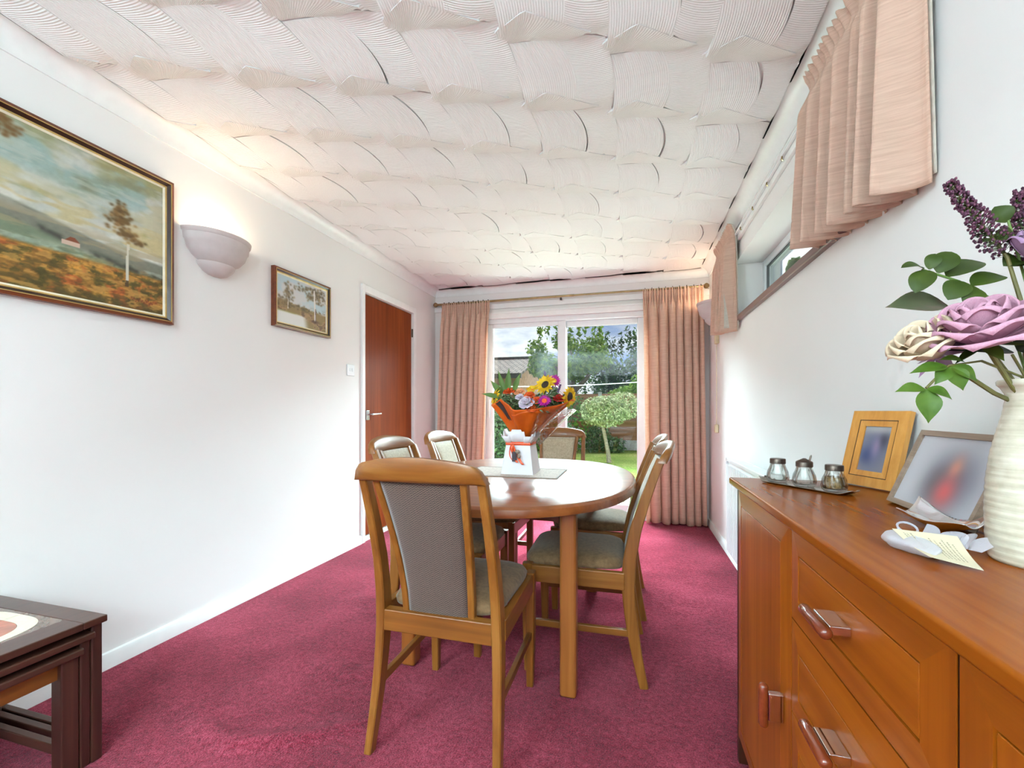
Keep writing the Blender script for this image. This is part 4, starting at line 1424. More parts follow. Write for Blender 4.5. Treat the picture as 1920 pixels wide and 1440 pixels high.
# lawn
M_lawn, nt, b = newmat('mown_lawn')
v = coords(nt)
n1 = noise_node(nt, 0.8, v, 4.0, 0.6); n2 = noise_node(nt, 26.0, coords(nt, (1, 0.35, 1)), 4.0, 0.7)
sm = N(nt, 'ShaderNodeMath', operation='MULTIPLY_ADD'); sm.inputs[1].default_value = 0.5
nt.links.new(n1.outputs['Fac'], sm.inputs[0])
s3 = N(nt, 'ShaderNodeMath', operation='MULTIPLY'); s3.inputs[1].default_value = 0.5
nt.links.new(n2.outputs['Fac'], s3.inputs[0]); nt.links.new(s3.outputs[0], sm.inputs[2])
r = ramp(nt, sm.outputs[0], [(0.34, (70, 92, 34)), (0.5, (104, 124, 54)), (0.64, (146, 146, 88))])
nt.links.new(r.outputs['Color'], b.inputs['Base Color']); b.inputs['Roughness'].default_value = 0.9; b.inputs['Specular IOR Level'].default_value = 0.1
bump(nt, b, n2.outputs['Fac'], 0.6, 0.03)
g = G(); g.grid(lambda u, v: (-60 + 120 * u, -40 + 110 * v, GZ), 8, 8)
lw_ = g.build('ground', M_lawn); struct(lw_, 'mown garden lawn')

# unseen concrete slab added beside the house to bounce neutral light
M_bounce = plain('grey_bounce_slab', (172, 168, 160), 0.9, 0.2, var=0.08, nscale=4, bstr=0.2)
g = G(); g.box(XR + 0.30, 6.5, -12.0, YB + 0.2, GZ - 0.05, GZ + 0.02)
struct(g.build('bounce_slab', M_bounce), 'added unseen concrete bounce slab beside the house')

# paving by the doors
M_slab = plain('buff_paving_slab', (186, 178, 164), 0.85, 0.2, var=0.10, nscale=9, bstr=0.15)
pv = bpy.data.objects.new('paving', None); COL.objects.link(pv); pv.location = (-0.7, 5.2, GZ); struct(pv, 'buff paving slabs outside the patio doors')
for i in range(9):
    for j in range(3):
        x0 = -3.1 + i * 0.6; y0_ = YB + 0.30 + j * 0.6
        g = G(); g.box(x0 + 0.005, x0 + 0.595, y0_ + 0.005, y0_ + 0.595, GZ - 0.02, GZ + 0.03 + rnd.uniform(-0.003, 0.003))
        g.build('slab', M_slab, pv, bevel=0.006)

def leaf_cloud(blobs, n, size, seed, up=0.3, shell=0.55):
    """leaves as small folded diamonds scattered through overlapping ellipsoids"""
    r_ = np.random.RandomState(seed)
    vol = np.array([b_[1][0] * b_[1][1] * b_[1][2] for b_ in blobs]) ** 0.67
    idx = r_.choice(len(blobs), n, p=vol / vol.sum())
    C_ = np.array([b_[0] for b_ in blobs])[idx]; Rr = np.array([b_[1] for b_ in blobs])[idx]
    d = r_.randn(n, 3); d /= np.linalg.norm(d, axis=1)[:, None]
    rad = shell + (1 - shell) * r_.rand(n) ** 0.6
    P = C_ + d * Rr * rad[:, None]
    nrm = d * 0.8 + r_.randn(n, 3) * 0.6; nrm[:, 2] += up; nrm /= np.linalg.norm(nrm, axis=1)[:, None]
    t_ = np.cross(nrm, r_.randn(n, 3)); t_ /= np.linalg.norm(t_, axis=1)[:, None]
    s_ = np.cross(nrm, t_)
    sz = size * (0.6 + 0.8 * r_.rand(n))[:, None]
    A = P - t_ * sz; B = P + s_ * sz * 0.42 - nrm * sz * 0.1; Cc = P + t_ * sz; D = P - s_ * sz * 0.42 - nrm * sz * 0.1
    V = np.stack([A, B, Cc, D], 1).reshape(-1, 3)
    Fc = [(4 * i, 4 * i + 1, 4 * i + 2, 4 * i + 3) for i in range(n)]
    g = G(); g.v = [tuple(q_) for q_ in V]; g.f = Fc
    return g

LEAF = {
 'apple': leafmat('apple_leaves', [(0.2, (52, 84, 22)), (0.5, (92, 124, 38)), (0.8, (142, 164, 66))], 0.5, 0.35, 2.0),
 'dark': leafmat('laurel_leaves', [(0.2, (26, 48, 28)), (0.5, (46, 76, 42)), (0.8, (76, 108, 58))], 0.45, 0.25, 2.0),
 'hedge': leafmat('hedge_leaves', [(0.2, (46, 82, 26)), (0.5, (78, 122, 40)), (0.8, (122, 160, 66))], 0.5, 0.3, 2.0),
 'lime': leafmat('lime_leaves', [(0.2, (92, 134, 34)), (0.5, (132, 168, 58)), (0.8, (170, 196, 92))], 0.5, 0.35, 2.0),
 'vari': leafmat('variegated_leaves', [(0.2, (84, 104, 58)), (0.45, (148, 158, 104)), (0.75, (214, 214, 172))], 0.5, 0.25, 8.0),
 'bush': leafmat('shrub_leaves', [(0.2, (38, 66, 34)), (0.5, (64, 98, 52)), (0.8, (108, 136, 82))], 0.5, 0.25, 2.0),
}
M_bark = plain('pale_bark', (146, 132, 112), 0.85, 0.2, var=0.18, nscale=30, bstr=0.4)
M_barkd = plain('grey_brown_bark', (104, 92, 80), 0.9, 0.2, var=0.2, nscale=24, bstr=0.5)

def plant(name, lab, cat, loc, blobs, n, size, seed, mat, trunk=None, bark=None, shell=0.55):
    t = thing(name, lab, cat, loc)
    o = leaf_cloud(blobs, n, size, seed, shell=shell).build('foliage', mat, t, smooth=False)
    o['kind'] = 'stuff'
    for path, rr in (trunk or []):
        g = G(); g.tube(path, rr, 9); g.build('trunk' if path[0][2] < 0.3 else 'branch', bark, t)
    return t
# variegated standard tree
plant('standard_tree', 'clipped variegated standard tree on a bare pale stem', 'tree', (-0.50, 10, GZ),
      [((-0.55, 10, 1.04), (0.50, 0.52, 0.37)), ((-0.22, 10, 1.16), (0.42, 0.45, 0.33)), ((-0.80, 10, 1.05), (0.36, 0.4, 0.33))], 5200, 0.034, 3, LEAF['vari'],
      [([(-0.50, 10, GZ), (-0.53, 10, 0.15), (-0.60, 10, 0.5), (-0.66, 10, 0.8)], [0.055, 0.045, 0.04, 0.035])], M_bark, 0.72)
# fruit tree beyond the hedge
ab = []
ra = random.Random(4)
for _ in range(24):
    ab.append(((-2.15 + ra.uniform(-1.1, 1.15), 14.6 + ra.uniform(-0.7, 0.7), 2.75 + ra.uniform(-0.55, 0.65)), (0.42, 0.42, 0.34)))
for i in range(9):
    x = -3.0 + i * 0.25
    ab.append(((x, 14.6 + ra.uniform(-0.4, 0.4), 3.62 + ra.uniform(-0.1, 0.35)), (0.10, 0.10, 0.42)))
plant('fruit_tree', 'broad light green fruit tree with a forked trunk beyond the hedge', 'tree', (-1.9, 14.6, GZ), ab, 6500, 0.085, 5, LEAF['apple'],
      [([(-1.85, 14.6, GZ), (-1.88, 14.6, 1.2), (-1.92, 14.6, 1.75)], [0.16, 0.13, 0.12]),
       ([(-1.92, 14.6, 1.7), (-2.2, 14.6, 2.2), (-2.7, 14.5, 2.8)], [0.10, 0.07, 0.04]),
       ([(-1.90, 14.6, 1.7), (-1.5, 14.6, 2.1), (-1.1, 14.7, 2.7)], [0.10, 0.07, 0.04]),
       ([(-1.92, 14.6, 1.75), (-1.95, 14.7, 2.5), (-2.0, 14.6, 3.1)], [0.08, 0.06, 0.03])], M_barkd, 0.3)
# dark laurel mass with upright shoots
db = []
for _ in range(30):
    db.append(((0.35 + ra.uniform(-1.5, 1.9), 17 + ra.uniform(-0.8, 0.8), 2.1 + ra.uniform(-1.3, 1.0)), (0.60, 0.55, 0.50)))
for i in range(15):
    db.append(((-1.5 + i * 0.27, 17 + ra.uniform(-0.5, 0.5), 3.55 + ra.uniform(-0.2, 0.45)), (0.15, 0.15, 0.62)))
plant('laurel_tree', 'tall dark green evergreen tree with upright shoots', 'tree', (0.35, 17, GZ), db, 9000, 0.095, 6, LEAF['dark'],
      [([(0.3, 17, GZ), (0.3, 17, 2.0)], [0.15, 0.08])], M_barkd, 0.3)
plant('lime_shrub', 'bright lime green shrub overhanging the fence', 'shrub', (0.35, 13.9, GZ),
      [((0.30, 13.9, 1.55), (0.75, 0.4, 0.42)), ((0.55, 13.9, 1.95), (0.6, 0.4, 0.36)), ((-0.25, 13.9, 1.55), (0.5, 0.35, 0.25)), ((0.4, 13.9, 0.8), (0.7, 0.35, 0.7))], 3200, 0.075, 7, LEAF['lime'],
      [([(0.3, 13.9, GZ), (0.3, 13.9, 1.2)], [0.05, 0.03])], M_barkd, 0.3)
hb_ = [((-1.55 - 0.55 * i, 12.35 + ra.uniform(-0.05, 0.05), 0.72 + ra.uniform(-0.05, 0.05)), (0.45, 0.38, 0.86)) for i in range(13)]
plant('privet_hedge', 'green clipped hedge running along the fence', 'hedge', (-4.5, 12.35, GZ), hb_, 9500, 0.055, 8, LEAF['hedge'],
      [([(-1.6 - 1.1 * i, 12.4, GZ), (-1.6 - 1.1 * i, 12.4, 0.6)], [0.03, 0.02]) for i in range(6)], M_barkd, 0.6)
plant('low_shrub', 'dark low shrub at the foot of the fence behind the clipped tree', 'shrub', (-0.75, 12.3, GZ),
      [((-0.95, 12.4, 0.25), (0.42, 0.3, 0.42)), ((-0.45, 12.45, 0.08), (0.3, 0.25, 0.24))], 1500, 0.05, 9, LEAF['bush'], None, None, 0.5)
plant('border_shrub', 'dark green shrub at the lawn edge beside the door side curtain', 'shrub', (-2.95, 9.2, GZ),
      [((-2.95, 9.2, 0.42), (0.45, 0.45, 0.55)), ((-3.2, 9.2, 0.85), (0.40, 0.4, 0.42)), ((-2.75, 9.2, 0.15), (0.34, 0.34, 0.28))], 2600, 0.055, 10, LEAF['bush'], None, None, 0.45)
plant('distant_hedge', 'distant dark tree line behind the fruit tree', 'hedge', (-3.0, 29.5, GZ),
      [((-12.0 + 1.5 * i, 29.5 + ra.uniform(-0.5, 0.5), 1.7 + ra.uniform(-0.2, 0.3)), (1.3, 0.9, 2.2)) for i in range(17)], 9000, 0.16, 24, LEAF['bush'], None, None, 0.5)
# hedge on the far left that closes the garden
plant('side_hedge', 'tall mixed hedge closing the far side of the garden', 'hedge', (-6.4, 9, GZ),
      [((-6.4, 5.5 + 0.7 * i, 0.8), (0.5, 0.55, 1.0)) for i in range(11)], 6000, 0.07, 14, LEAF['bush'], None, None, 0.5)

# fence at the end of the garden
M_fence = wood('larch_lap_board', (112, 72, 46), (142, 96, 64), (164, 116, 82), 'x', 0.85, 0.0, 0.2, 20, 0.2)
M_conc = plain('grey_concrete', (168, 164, 156), 0.9, 0.2, var=0.08, nscale=20, bstr=0.2)
fy = 13.25
fen = thing('garden_fence', 'brown lap board garden fence on concrete gravel boards', 'fence', (-2.3, fy, GZ))
px_ = [-8.45 + 1.88 * i for i in range(8)]
proto = None
for i, x in enumerate(px_):
    g = G(); g.box(x - 0.05, x + 0.05, fy - 0.05, fy + 0.05, GZ, 1.62); g.build('post', M_conc, fen, bevel=0.008)
    if i < len(px_) - 1:
        g = G(); g.box(x + 0.05, x + 1.83, fy - 0.025, fy + 0.025, GZ, GZ + 0.30); g.build('gravel_board', M_conc, fen, bevel=0.008)
        for k in range(11):
            z0 = GZ + 0.30 + k * 0.125
            if proto is None:
                g = G(); x0 = x + 0.055; x1 = x + 1.825
                g.add([(x0, fy - 0.026, z0), (x1, fy - 0.026, z0), (x1, fy - 0.008, z0 + 0.135), (x0, fy - 0.008, z0 + 0.135), (x0, fy - 0.012, z0), (x1, fy - 0.012, z0), (x1, fy + 0.0, z0 + 0.135), (x0, fy + 0.0, z0 + 0.135)],
                      [(0, 1, 2, 3), (7, 6, 5, 4), (0, 4, 5, 1), (1, 5, 6, 2), (2, 6, 7, 3), (3, 7, 4, 0)])
                proto = g.build('board', M_fence, fen, smooth=False); pz, pxx = z0, x
            else:
                c = proto.copy(); COL.objects.link(c); c.location = (x - pxx, 0, z0 - pz)

# washing line
M_line = plain('white_line', (236, 236, 232), 0.6)
wl = thing('washing_line', 'thin white washing line strung across the garden', 'washing line', (-1.4, 8, GZ))
g = G(); g.tube([(-4.2 + 5.6 * i / 20, 8.1, 1.60 - 0.10 * math.sin(PI * i / 20) + 0.05 * i / 20) for i in range(21)], 0.007, 6); g.build('line', M_line, wl)
for x in (-4.2, 1.4):
    g = G(); g.tube([(x, 8.1, GZ), (x, 8.1, 1.66)], 0.025, 8); g.build('line_post', M_conc, wl)

# bungalow beyond
M_roof, nt, b = newmat('concrete_roof_tiles')
tc = N(nt, 'ShaderNodeTexCoord')
bk = N(nt, 'ShaderNodeTexBrick'); bk.inputs['Scale'].default_value = 1.0
bk.inputs['Brick Width'].default_value = 0.30; bk.inputs['Row Height'].default_value = 0.30; bk.inputs['Mortar Size'].default_value = 0.03
bk.inputs['Color1'].default_value = rgba((120, 108, 102)); bk.inputs['Color2'].default_value = rgba((142, 128, 120)); bk.inputs['Mortar'].default_value = rgba((70, 62, 58))
nt.links.new(tc.outputs['Object'], bk.inputs['Vector'])
nt.links.new(bk.outputs['Color'], b.inputs['Base Color']); b.inputs['Roughness'].default_value = 0.9
bump(nt, b, bk.outputs['Fac'], 0.5, -0.03)
M_brickw = plain('buff_brick', (160, 126, 100), 0.9, 0.2, var=0.12, nscale=6)
M_fascia = plain('dark_fascia', (58, 50, 46), 0.6)
M_pane = plain('dark_window_pane', (70, 84, 96), 0.1, 0.5, coat=0.5)
def bungalow(name, lab, x0, x1, y0, yr, y1, ze, zr, wins, front=-1):
    t = thing(name, lab, 'house', ((x0 + x1) / 2, (y0 + y1) / 2, GZ))
    g = G(); g.box(x0 + 0.3, x1 - 0.3, y0 + 0.35, y1 - 0.35, GZ, ze)
    g.add([(x1 - 0.3, y0 + 0.35, ze), (x1 - 0.3, y1 - 0.35, ze), (x1 - 0.3, yr, zr - 0.15), (x0 + 0.3, y0 + 0.35, ze), (x0 + 0.3, y1 - 0.35, ze), (x0 + 0.3, yr, zr - 0.15)], [(0, 1, 2), (5, 4, 3)])
    g.build('wall', M_brickw, t)
    for ya in (y0, y1):
        g = G(); g.add([(x0, ya, ze - 0.1), (x1, ya, ze - 0.1), (x1, yr, zr), (x0, yr, zr), (x0, ya, ze), (x1, ya, ze), (x1, yr, zr + 0.1), (x0, yr, zr + 0.1)],
                       [(0, 1, 2, 3), (7, 6, 5, 4), (0, 4, 5, 1), (1, 5, 6, 2), (2, 6, 7, 3), (3, 7, 4, 0)])
        g.build('roof_slope', M_roof, t, weld=True, smooth=False)
        g = G(); g.box(x0, x1, ya - 0.06, ya + 0.06, ze - 0.22, ze - 0.02); g.build('fascia', M_fascia, t)
    g = G(); g.tube([(x0, yr, zr + 0.1), (x1, yr, zr + 0.1)], 0.13, 8); g.build('ridge', M_fascia, t)
    for (wx, wz, ww, wh) in wins:
        yy = y0 + 0.35
        g = G(); g.box(wx, wx + ww, yy - 0.06, yy + 0.02, wz, wz + wh); f_ = g.build('window', M_upvc, t, bevel=0.01)
        g = G(); g.box(wx + 0.08, wx + ww - 0.08, yy - 0.075, yy - 0.05, wz + 0.08, wz + wh - 0.08); g.build('pane', M_pane, f_)
    return t
bungalow('bungalow', 'buff brick bungalow with a brown tiled roof beyond the garden', -17.0, -4.7, 18.4, 22.2, 26.0, 2.72, 3.72, [(-6.3, 0.9, 1.1, 1.15), (-9.5, 0.9, 1.8, 1.15)])
plant('tall_tree', 'top of a tall green tree seen through the high window', 'tree', (6.5, 20.0, GZ),
      [((6.5, 20.0, 6.9), (0.42, 0.4, 0.42))], 700, 0.12, 15, LEAF['lime'], [([(6.5, 20.0, GZ), (6.5, 20.0, 6.4)], [0.18, 0.06])], M_barkd, 0.3)
# ================================================================== FLOWER HELPERS
def frame_of(n):
    n = Vector(n).normalized()
    a_ = n.orthogonal().normalized()
    return a_, n.cross(a_), n

def blade(g, base, tip, width, nrm, sag=0.0, fold=0.15, n=8, blunt=0.0):
    """leaf blade from base to tip"""
    base = Vector(base); tip = Vector(tip); d = tip - base; L = d.length; d.normalize()
    nrm = Vector(nrm); side = d.cross(nrm).normalized(); up = side.cross(d).normalized()
    def fn(u, v):
        q = -1 + 2 * u
        w = width * (math.sin(PI * min(1, v ** (0.8 + 0.2 * blunt) + 0.01)) ** (1.15 - 0.65 * blunt)) * 1.08
        p_ = base + d * L * v + side * q * w * 0.5 + up * (abs(q) * fold * w + sag * math.sin(PI * v) - 0.0)
        return tuple(p_)
    g.grid(fn, 4, n)
    return g

def petal_fn(curl=0.14):
    def fn(u, v):
        q = -1 + 2 * u
        am = 0.95 * (math.sin(PI * (0.10 + 0.80 * v)) ** 0.7)
        a_ = q * am
        r_ = 0.18 + 0.85 * math.sin(min(1.0, v * 1.15) * PI / 2) ** 1.2
        lip = max(0, v - 0.78) / 0.22
        r_ += curl * lip ** 2 * (0.6 + 0.5 * abs(q))
        z = 1.15 * v - 0.25 * lip ** 2 - 0.18 * q * q * v
        return (r_ * math.cos(a_), r_ * math.sin(a_), z)
    return fn

def rose(name, lab, c, axis, R, mat, layers, seed, cat='flower', group=None, sepal=None, separate=True, stem_to=None, stem_mat=None, stem_r=0.003):
    t = thing(name, lab, cat, c, 0, group)
    ax, ay, az = frame_of(axis)
    base = Matrix((ax, ay, az)).transposed().to_4x4()
    r_ = random.Random(seed)
    proto = None; ang = r_.uniform(0, 6)
    gj = G()
    for li, (cnt, sc_, zs_, tilt, zo) in enumerate(layers):
        for k in range(cnt):
            ang += 2 * PI / cnt + r_.uniform(-0.15, 0.15)
            tl = tilt + r_.uniform(-0.06, 0.06)
            m = base @ Matrix.Rotation(ang, 4, 'Z') @ Matrix.Translation((0, 0, zo * R)) @ Matrix.Rotation(tl, 4, 'Y') @ Matrix.Diagonal((sc_ * R, sc_ * R * r_.uniform(0.95, 1.12), zs_ * R, 1))
            if separate:
                if proto is None:
                    g = G(); g.grid(petal_fn(), 10, 10)
                    proto = g.build('petal', mat, t, world=False, sharp=0, solid=0.02)
                    proto.matrix_basis = m
                else:
                    link_copy(proto, t, m)
            else:
                g = G(); g.grid(petal_fn(), 5, 5)
                gj.add([tuple(m @ Vector(p_)) for p_ in g.v], g.f)
        ang += 0.6
    if not separate:
        gj.build('petals', mat, t, world=False, sharp=0)
    if sepal is not None:
        g = G()
        for k in range(5):
            a_ = 2 * PI * k / 5
            tip = ax * math.cos(a_) * R * 0.9 + ay * math.sin(a_) * R * 0.9 - az * R * 0.35
            blade(g, -az * R * 0.05, tip, R * 0.35, az)
        g.build('sepals', sepal, t, world=False, sharp=0)
    if stem_to is not None:
        g = G(); a_ = Vector(c) - az * R * 0.02; b_ = Vector(stem_to); md = (a_ + b_) / 2 - az * (a_ - b_).length * 0.12
        g.tube([a_, (a_ * 0.7 + md * 0.3), md, b_], stem_r, 7); g.build('stem', stem_mat, t)
    return t
BIG = [(3, 0.28, 1.22, -0.10, 0.16), (3, 0.46, 1.28, -0.08, 0.10), (4, 0.64, 1.28, -0.04, 0.05), (4, 0.82, 1.24, 0.03, 0.0), (5, 0.98, 1.12, 0.12, -0.04), (5, 1.05, 0.98, 0.32, -0.08)]
SMALL = [(3, 0.35, 0.95, -0.1, 0.1), (4, 0.62, 0.95, 0.05, 0.05), (5, 0.90, 0.85, 0.35, 0.0)]

def daisy(name, lab, c, axis, R, npet, mp_, md_, rd, layers=1, group=None, stem_to=None, sm=None, droop=0.0):
    t = thing(name, lab, 'flower', c, 0, group)
    ax, ay, az = frame_of(axis)
    g = G()
    for l_ in range(layers):
        for k in range(npet):
            a_ = 2 * PI * (k + 0.5 * l_) / npet + rnd.uniform(-0.08, 0.08)
            d = ax * math.cos(a_) + ay * math.sin(a_)
            L = R * rnd.uniform(0.9, 1.08) * (1 - 0.18 * l_)
            blade(g, d * rd * 0.6 + az * 0.002 * l_, d * L + az * (R * (0.10 + 0.15 * l_) - droop * R * rnd.uniform(0.5, 1.2)), R * 2.6 / npet * 1.6, az, sag=R * 0.05)
    g.build('petals', mp_, t, world=False, sharp=0)
    g = G(); g.lathe([(rd, 0.0), (rd * 0.98, rd * 0.12), (rd * 0.75, rd * 0.26), (rd * 0.4, rd * 0.28), (0.0, rd * 0.22)], 18)
    M3 = Matrix((ax, ay, az)).transposed()
    g.v = [tuple(M3 @ Vector(p_)) for p_ in g.v]
    g.build('flower_centre', md_, t, world=False, sharp=60)
    if stem_to is not None:
        g = G(); a_ = Vector(c) - az * 0.002; b_ = Vector(stem_to)
        g.tube([a_, a_ - az * 0.02, (a_ + b_) / 2 - az * 0.01, b_], 0.003, 6); g.build('stem', sm, t)
    return t

M_stem = leafmat('green_stem', [(0.3, (70, 92, 40)), (0.7, (104, 128, 60))], 0.5, 0.0)

# ================================================================== BOUQUET IN A BOX
BX, BY = -0.549, 2.148
MZ = TZ + 0.0035
M_card = plain('white_carton', (226, 221, 226), 0.55, 0.4, var=0.01)
M_rib = plain('orange_ribbon', (228, 84, 40), 0.35, 0.5, var=0.06)
M_tag = plain('dark_gift_tag', (52, 36, 44), 0.5)
M_paper, nt, b = newmat('orange_wrapping_paper')
n_ = noise_node(nt, 9.0, coords(nt), 3.0)
r = ramp(nt, n_.outputs['Fac'], [(0.3, (224, 94, 22)), (0.7, (246, 122, 34))])
nt.links.new(r.outputs['Color'], b.inputs['Base Color']); b.inputs['Roughness'].default_value = 0.38
trn = N(nt, 'ShaderNodeBsdfTranslucent'); nt.links.new(r.outputs['Color'], trn.inputs['Color'])
mxs = N(nt, 'ShaderNodeMixShader'); mxs.inputs[0].default_value = 0.35
nt.links.new(b.outputs[0], mxs.inputs[1]); nt.links.new(trn.outputs[0], mxs.inputs[2]); nt.links.new(mxs.outputs[0], nt.nodes['Material Output'].inputs['Surface'])
M_black = plain('black_print', (44, 34, 38), 0.4)
M_cello = paned('clear_cellophane', (252, 252, 252), 0.06, 0.06, 0.8, 0.4)
bq = thing('bouquet_box', 'white flower box holding a bouquet wrapped in orange paper', 'flower box', (BX, BY, MZ))
def sq(hx, hy, z):
    return [(BX - hx, BY - hy, z), (BX + hx, BY - hy, z), (BX + hx, BY + hy, z), (BX - hx, BY + hy, z)]
g = G(); g.loft([sq(0.082, 0.088, MZ), sq(0.061, 0.066, MZ + 0.150)], caps=True)
g.build('carton', M_card, bq, smooth=False)
# flared collar with jagged rim
g = G()
def collar(u, v):
    s4 = u * 4; k = int(s4) % 4; f_ = s4 - int(s4)
    crn = [(-1, -1), (1, -1), (1, 1), (-1, 1)]
    a_, b_ = crn[k], crn[(k + 1) % 4]
    h = 0.060 + 0.024 * v
    jag = [0.0, -0.012, -0.012, 0.012, 0.022, 0.022, 0.022, 0.012, -0.012, -0.012, 0.0]
    jz = jag[min(10, int(f_ * 10 + 0.5))]
    return (BX + (a_[0] + (b_[0] - a_[0]) * f_) * h, BY + (a_[1] + (b_[1] - a_[1]) * f_) * h * 1.06, MZ + 0.150 + v * (0.050 + jz))
g.grid(collar, 160, 2, wrap=True)
g.build('collar', M_card, bq, sharp=25, solid=0.0015)
g = G(); g.loft([sq(0.0635, 0.0685, MZ + 0.143), sq(0.0628, 0.0678, MZ + 0.150), sq(0.0632, 0.0682, MZ + 0.160)], caps=False)
g.build('ribbon', M_rib, bq, solid=0.001)
g = G()
yf = BY - 0.079
def ribtail(x0, x1, x2, w, z0, z1, ph):
    def fn(u, v):
        x = (x0 * (1 - v) ** 2 + 2 * x1 * v * (1 - v) + x2 * v * v) + (u - 0.5) * w
        z = z0 + (z1 - z0) * v
        y = BY - 0.0695 - (MZ + 0.150 - z) * 0.15 - 0.006 - 0.006 * math.sin(v * 7 + ph)
        return (x, y, z)
    g.grid(fn, 3, 14)
ribtail(-0.575, -0.585, -0.545, 0.012, MZ + 0.150, MZ + 0.060, 0.3); ribtail(-0.574, -0.560, -0.516, 0.014, MZ + 0.150, MZ + 0.050, 1.4); ribtail(-0.577, -0.605, -0.572, 0.005, MZ + 0.150, MZ + 0.072, 2.0)
g.build('ribbon_tail', M_rib, bq, sharp=0, solid=0.0008)
g = G(); g.box(-0.573, -0.549, BY - 0.0895, BY - 0.0885, MZ + 0.064, MZ + 0.112); g.build('gift_tag', M_tag, bq)
g = G(); g.ball((-0.546, BY - 0.088, MZ + 0.113), (0.013, 0.006, 0.011)); g.ball((-0.538, BY - 0.090, MZ + 0.092), (0.009, 0.004, 0.013)); g.build('dried_posy', plain('dusty_mauve_posy', (128, 112, 100), 0.8, var=0.3, nscale=90), bq)
# wrap: th=180 left, 270 towards us, 360 right
RT = [(150, 0.135), (180, 0.145), (215, 0.165), (240, 0.150), (262, 0.172), (285, 0.175), (315, 0.19), (340, 0.245), (360, 0.275), (385, 0.20), (450, 0.12), (510, 0.135)]
ZT = [(150, 1.07), (180, 1.085), (205, 1.085), (238, 1.118), (258, 1.085), (268, 1.062), (300, 1.066), (330, 1.085), (352, 1.116), (372, 1.105), (400, 1.06), (450, 1.05), (510, 1.07)]
WZ0_ = MZ + 0.185
def wrap_pt(th, v, off=0.0):
    a_ = math.radians(th)
    rt = interp(RT, th); zt_ = interp(ZT, th)
    k = v ** 1.15
    r_ = 0.047 + (rt - 0.047) * k + 0.006 * math.sin(th * 0.19) * v + off
    z = WZ0_ - 0.01 + (zt_ - WZ0_ + 0.01) * v
    return (BX + 0.008 + r_ * math.cos(a_), BY + r_ * math.sin(a_) * 0.85, z)
g = G(); g.grid(lambda u, v: wrap_pt(150 + 360 * u, v), 90, 14)
g.build('paper_wrap', M_paper, bq, sharp=0, solid=0.0012)
g = G(); g.grid(lambda u, v: wrap_pt(262 + 75 * u - 6 * v, 0.02 + 0.93 * v * (0.75 + 0.25 * math.sin(PI * u)), 0.006), 24, 12)
g.build('paper_fold', M_paper, bq, sharp=0, solid=0.0012)
g = G(); g.grid(lambda u, v: wrap_pt(220 + 14 * u + 14 * (1 - v), 0.50 + 0.47 * v, 0.003), 4, 10)
g.build('printed_strip', M_black, bq, sharp=0, solid=0.0006)
g = G(); g.grid(lambda u, v: (lambda p_: (p_[0], p_[1], p_[2] - 0.03 + 0.02 * math.sin(9 * u)))(wrap_pt(300 + 110 * u, 0.05 + 0.95 * v, 0.020 + 0.012 * math.sin(14 * u + 3 * v))), 40, 14)
g.build('cellophane', M_cello, bq, sharp=0)

MP = {k: leafmat(k, s_, 0.5, 0.25, 60.0) for k, s_ in {
    'yellow_petals': [(0.2, (206, 150, 12)), (0.6, (240, 196, 36)), (0.9, (250, 216, 80))],
    'magenta_petals': [(0.2, (150, 20, 120)), (0.8, (206, 50, 168))],
    'orange_petals': [(0.2, (222, 74, 22)), (0.8, (250, 128, 62))],
    'lilac_white_petals': [(0.2, (206, 192, 214)), (0.8, (240, 232, 240))],
    'red_petals': [(0.2, (178, 26, 30)), (0.8, (222, 58, 46))],
    'peach_petals': [(0.2, (240, 160, 110)), (0.8, (250, 200, 160))]}.items()}
M_disc_d = plain('dark_seed_disc', (48, 32, 22), 0.8, var=0.3, nscale=300, bstr=0.4)
M_disc_y = plain('golden_disc', (232, 156, 34), 0.7, var=0.2, nscale=300, bstr=0.3)
M_disc_o = plain('orange_disc', (226, 84, 40), 0.7, var=0.2, nscale=300, bstr=0.3)
BG = 'flowers in the wrapped bouquet'
FOOT = (BX, BY, MZ + 0.16)
def fs(dx=0.0, dy=0.0):
    return (BX + dx, BY + dy, MZ + 0.165)
daisy('sunflower', 'sunflower with a dark centre facing us at the bouquet top', (-0.412, 2.10, 1.186), (-0.30, -0.85, 0.45), 0.060, 15, MP['yellow_petals'], M_disc_d, 0.026, 2, BG, fs(0.01, 0), M_stem)
daisy('sunflower', 'sunflower seen edge on at the window side of the bouquet', (-0.298, 2.12, 1.128), (0.80, -0.45, -0.1), 0.060, 15, MP['yellow_petals'], M_disc_d, 0.026, 2, BG, fs(0.025, -0.005), M_stem, 0.25)
daisy('sunflower', 'sunflower drooping over the curtain side of the bouquet', (-0.672, 2.10, 1.128), (-0.75, -0.5, 0.25), 0.055, 15, MP['yellow_petals'], M_disc_d, 0.022, 2, BG, fs(-0.025, -0.005), M_stem, 0.2)
daisy('gerbera', 'magenta gerbera with a yellow centre behind the top sunflower', (-0.380, 2.155, 1.208), (0.15, -0.85, 0.45), 0.040, 18, MP['magenta_petals'], M_disc_y, 0.018, 2, BG, fs(0.02, 0.02), M_stem)
daisy('gerbera', 'magenta gerbera with an orange centre low at the front', (-0.402, 2.022, 1.105), (0.05, -0.85, 0.5), 0.036, 18, MP['magenta_petals'], M_disc_o, 0.017, 2, BG, fs(0.012, -0.02), M_stem)
rose('lisianthus', 'pale lilac white lisianthus bloom at the bouquet front', (-0.490, 2.030, 1.092), (-0.1, -0.7, 0.7), 0.034, MP['lilac_white_petals'], SMALL, 3, group=BG, separate=False, stem_to=fs(0.005, -0.02), stem_mat=M_stem)
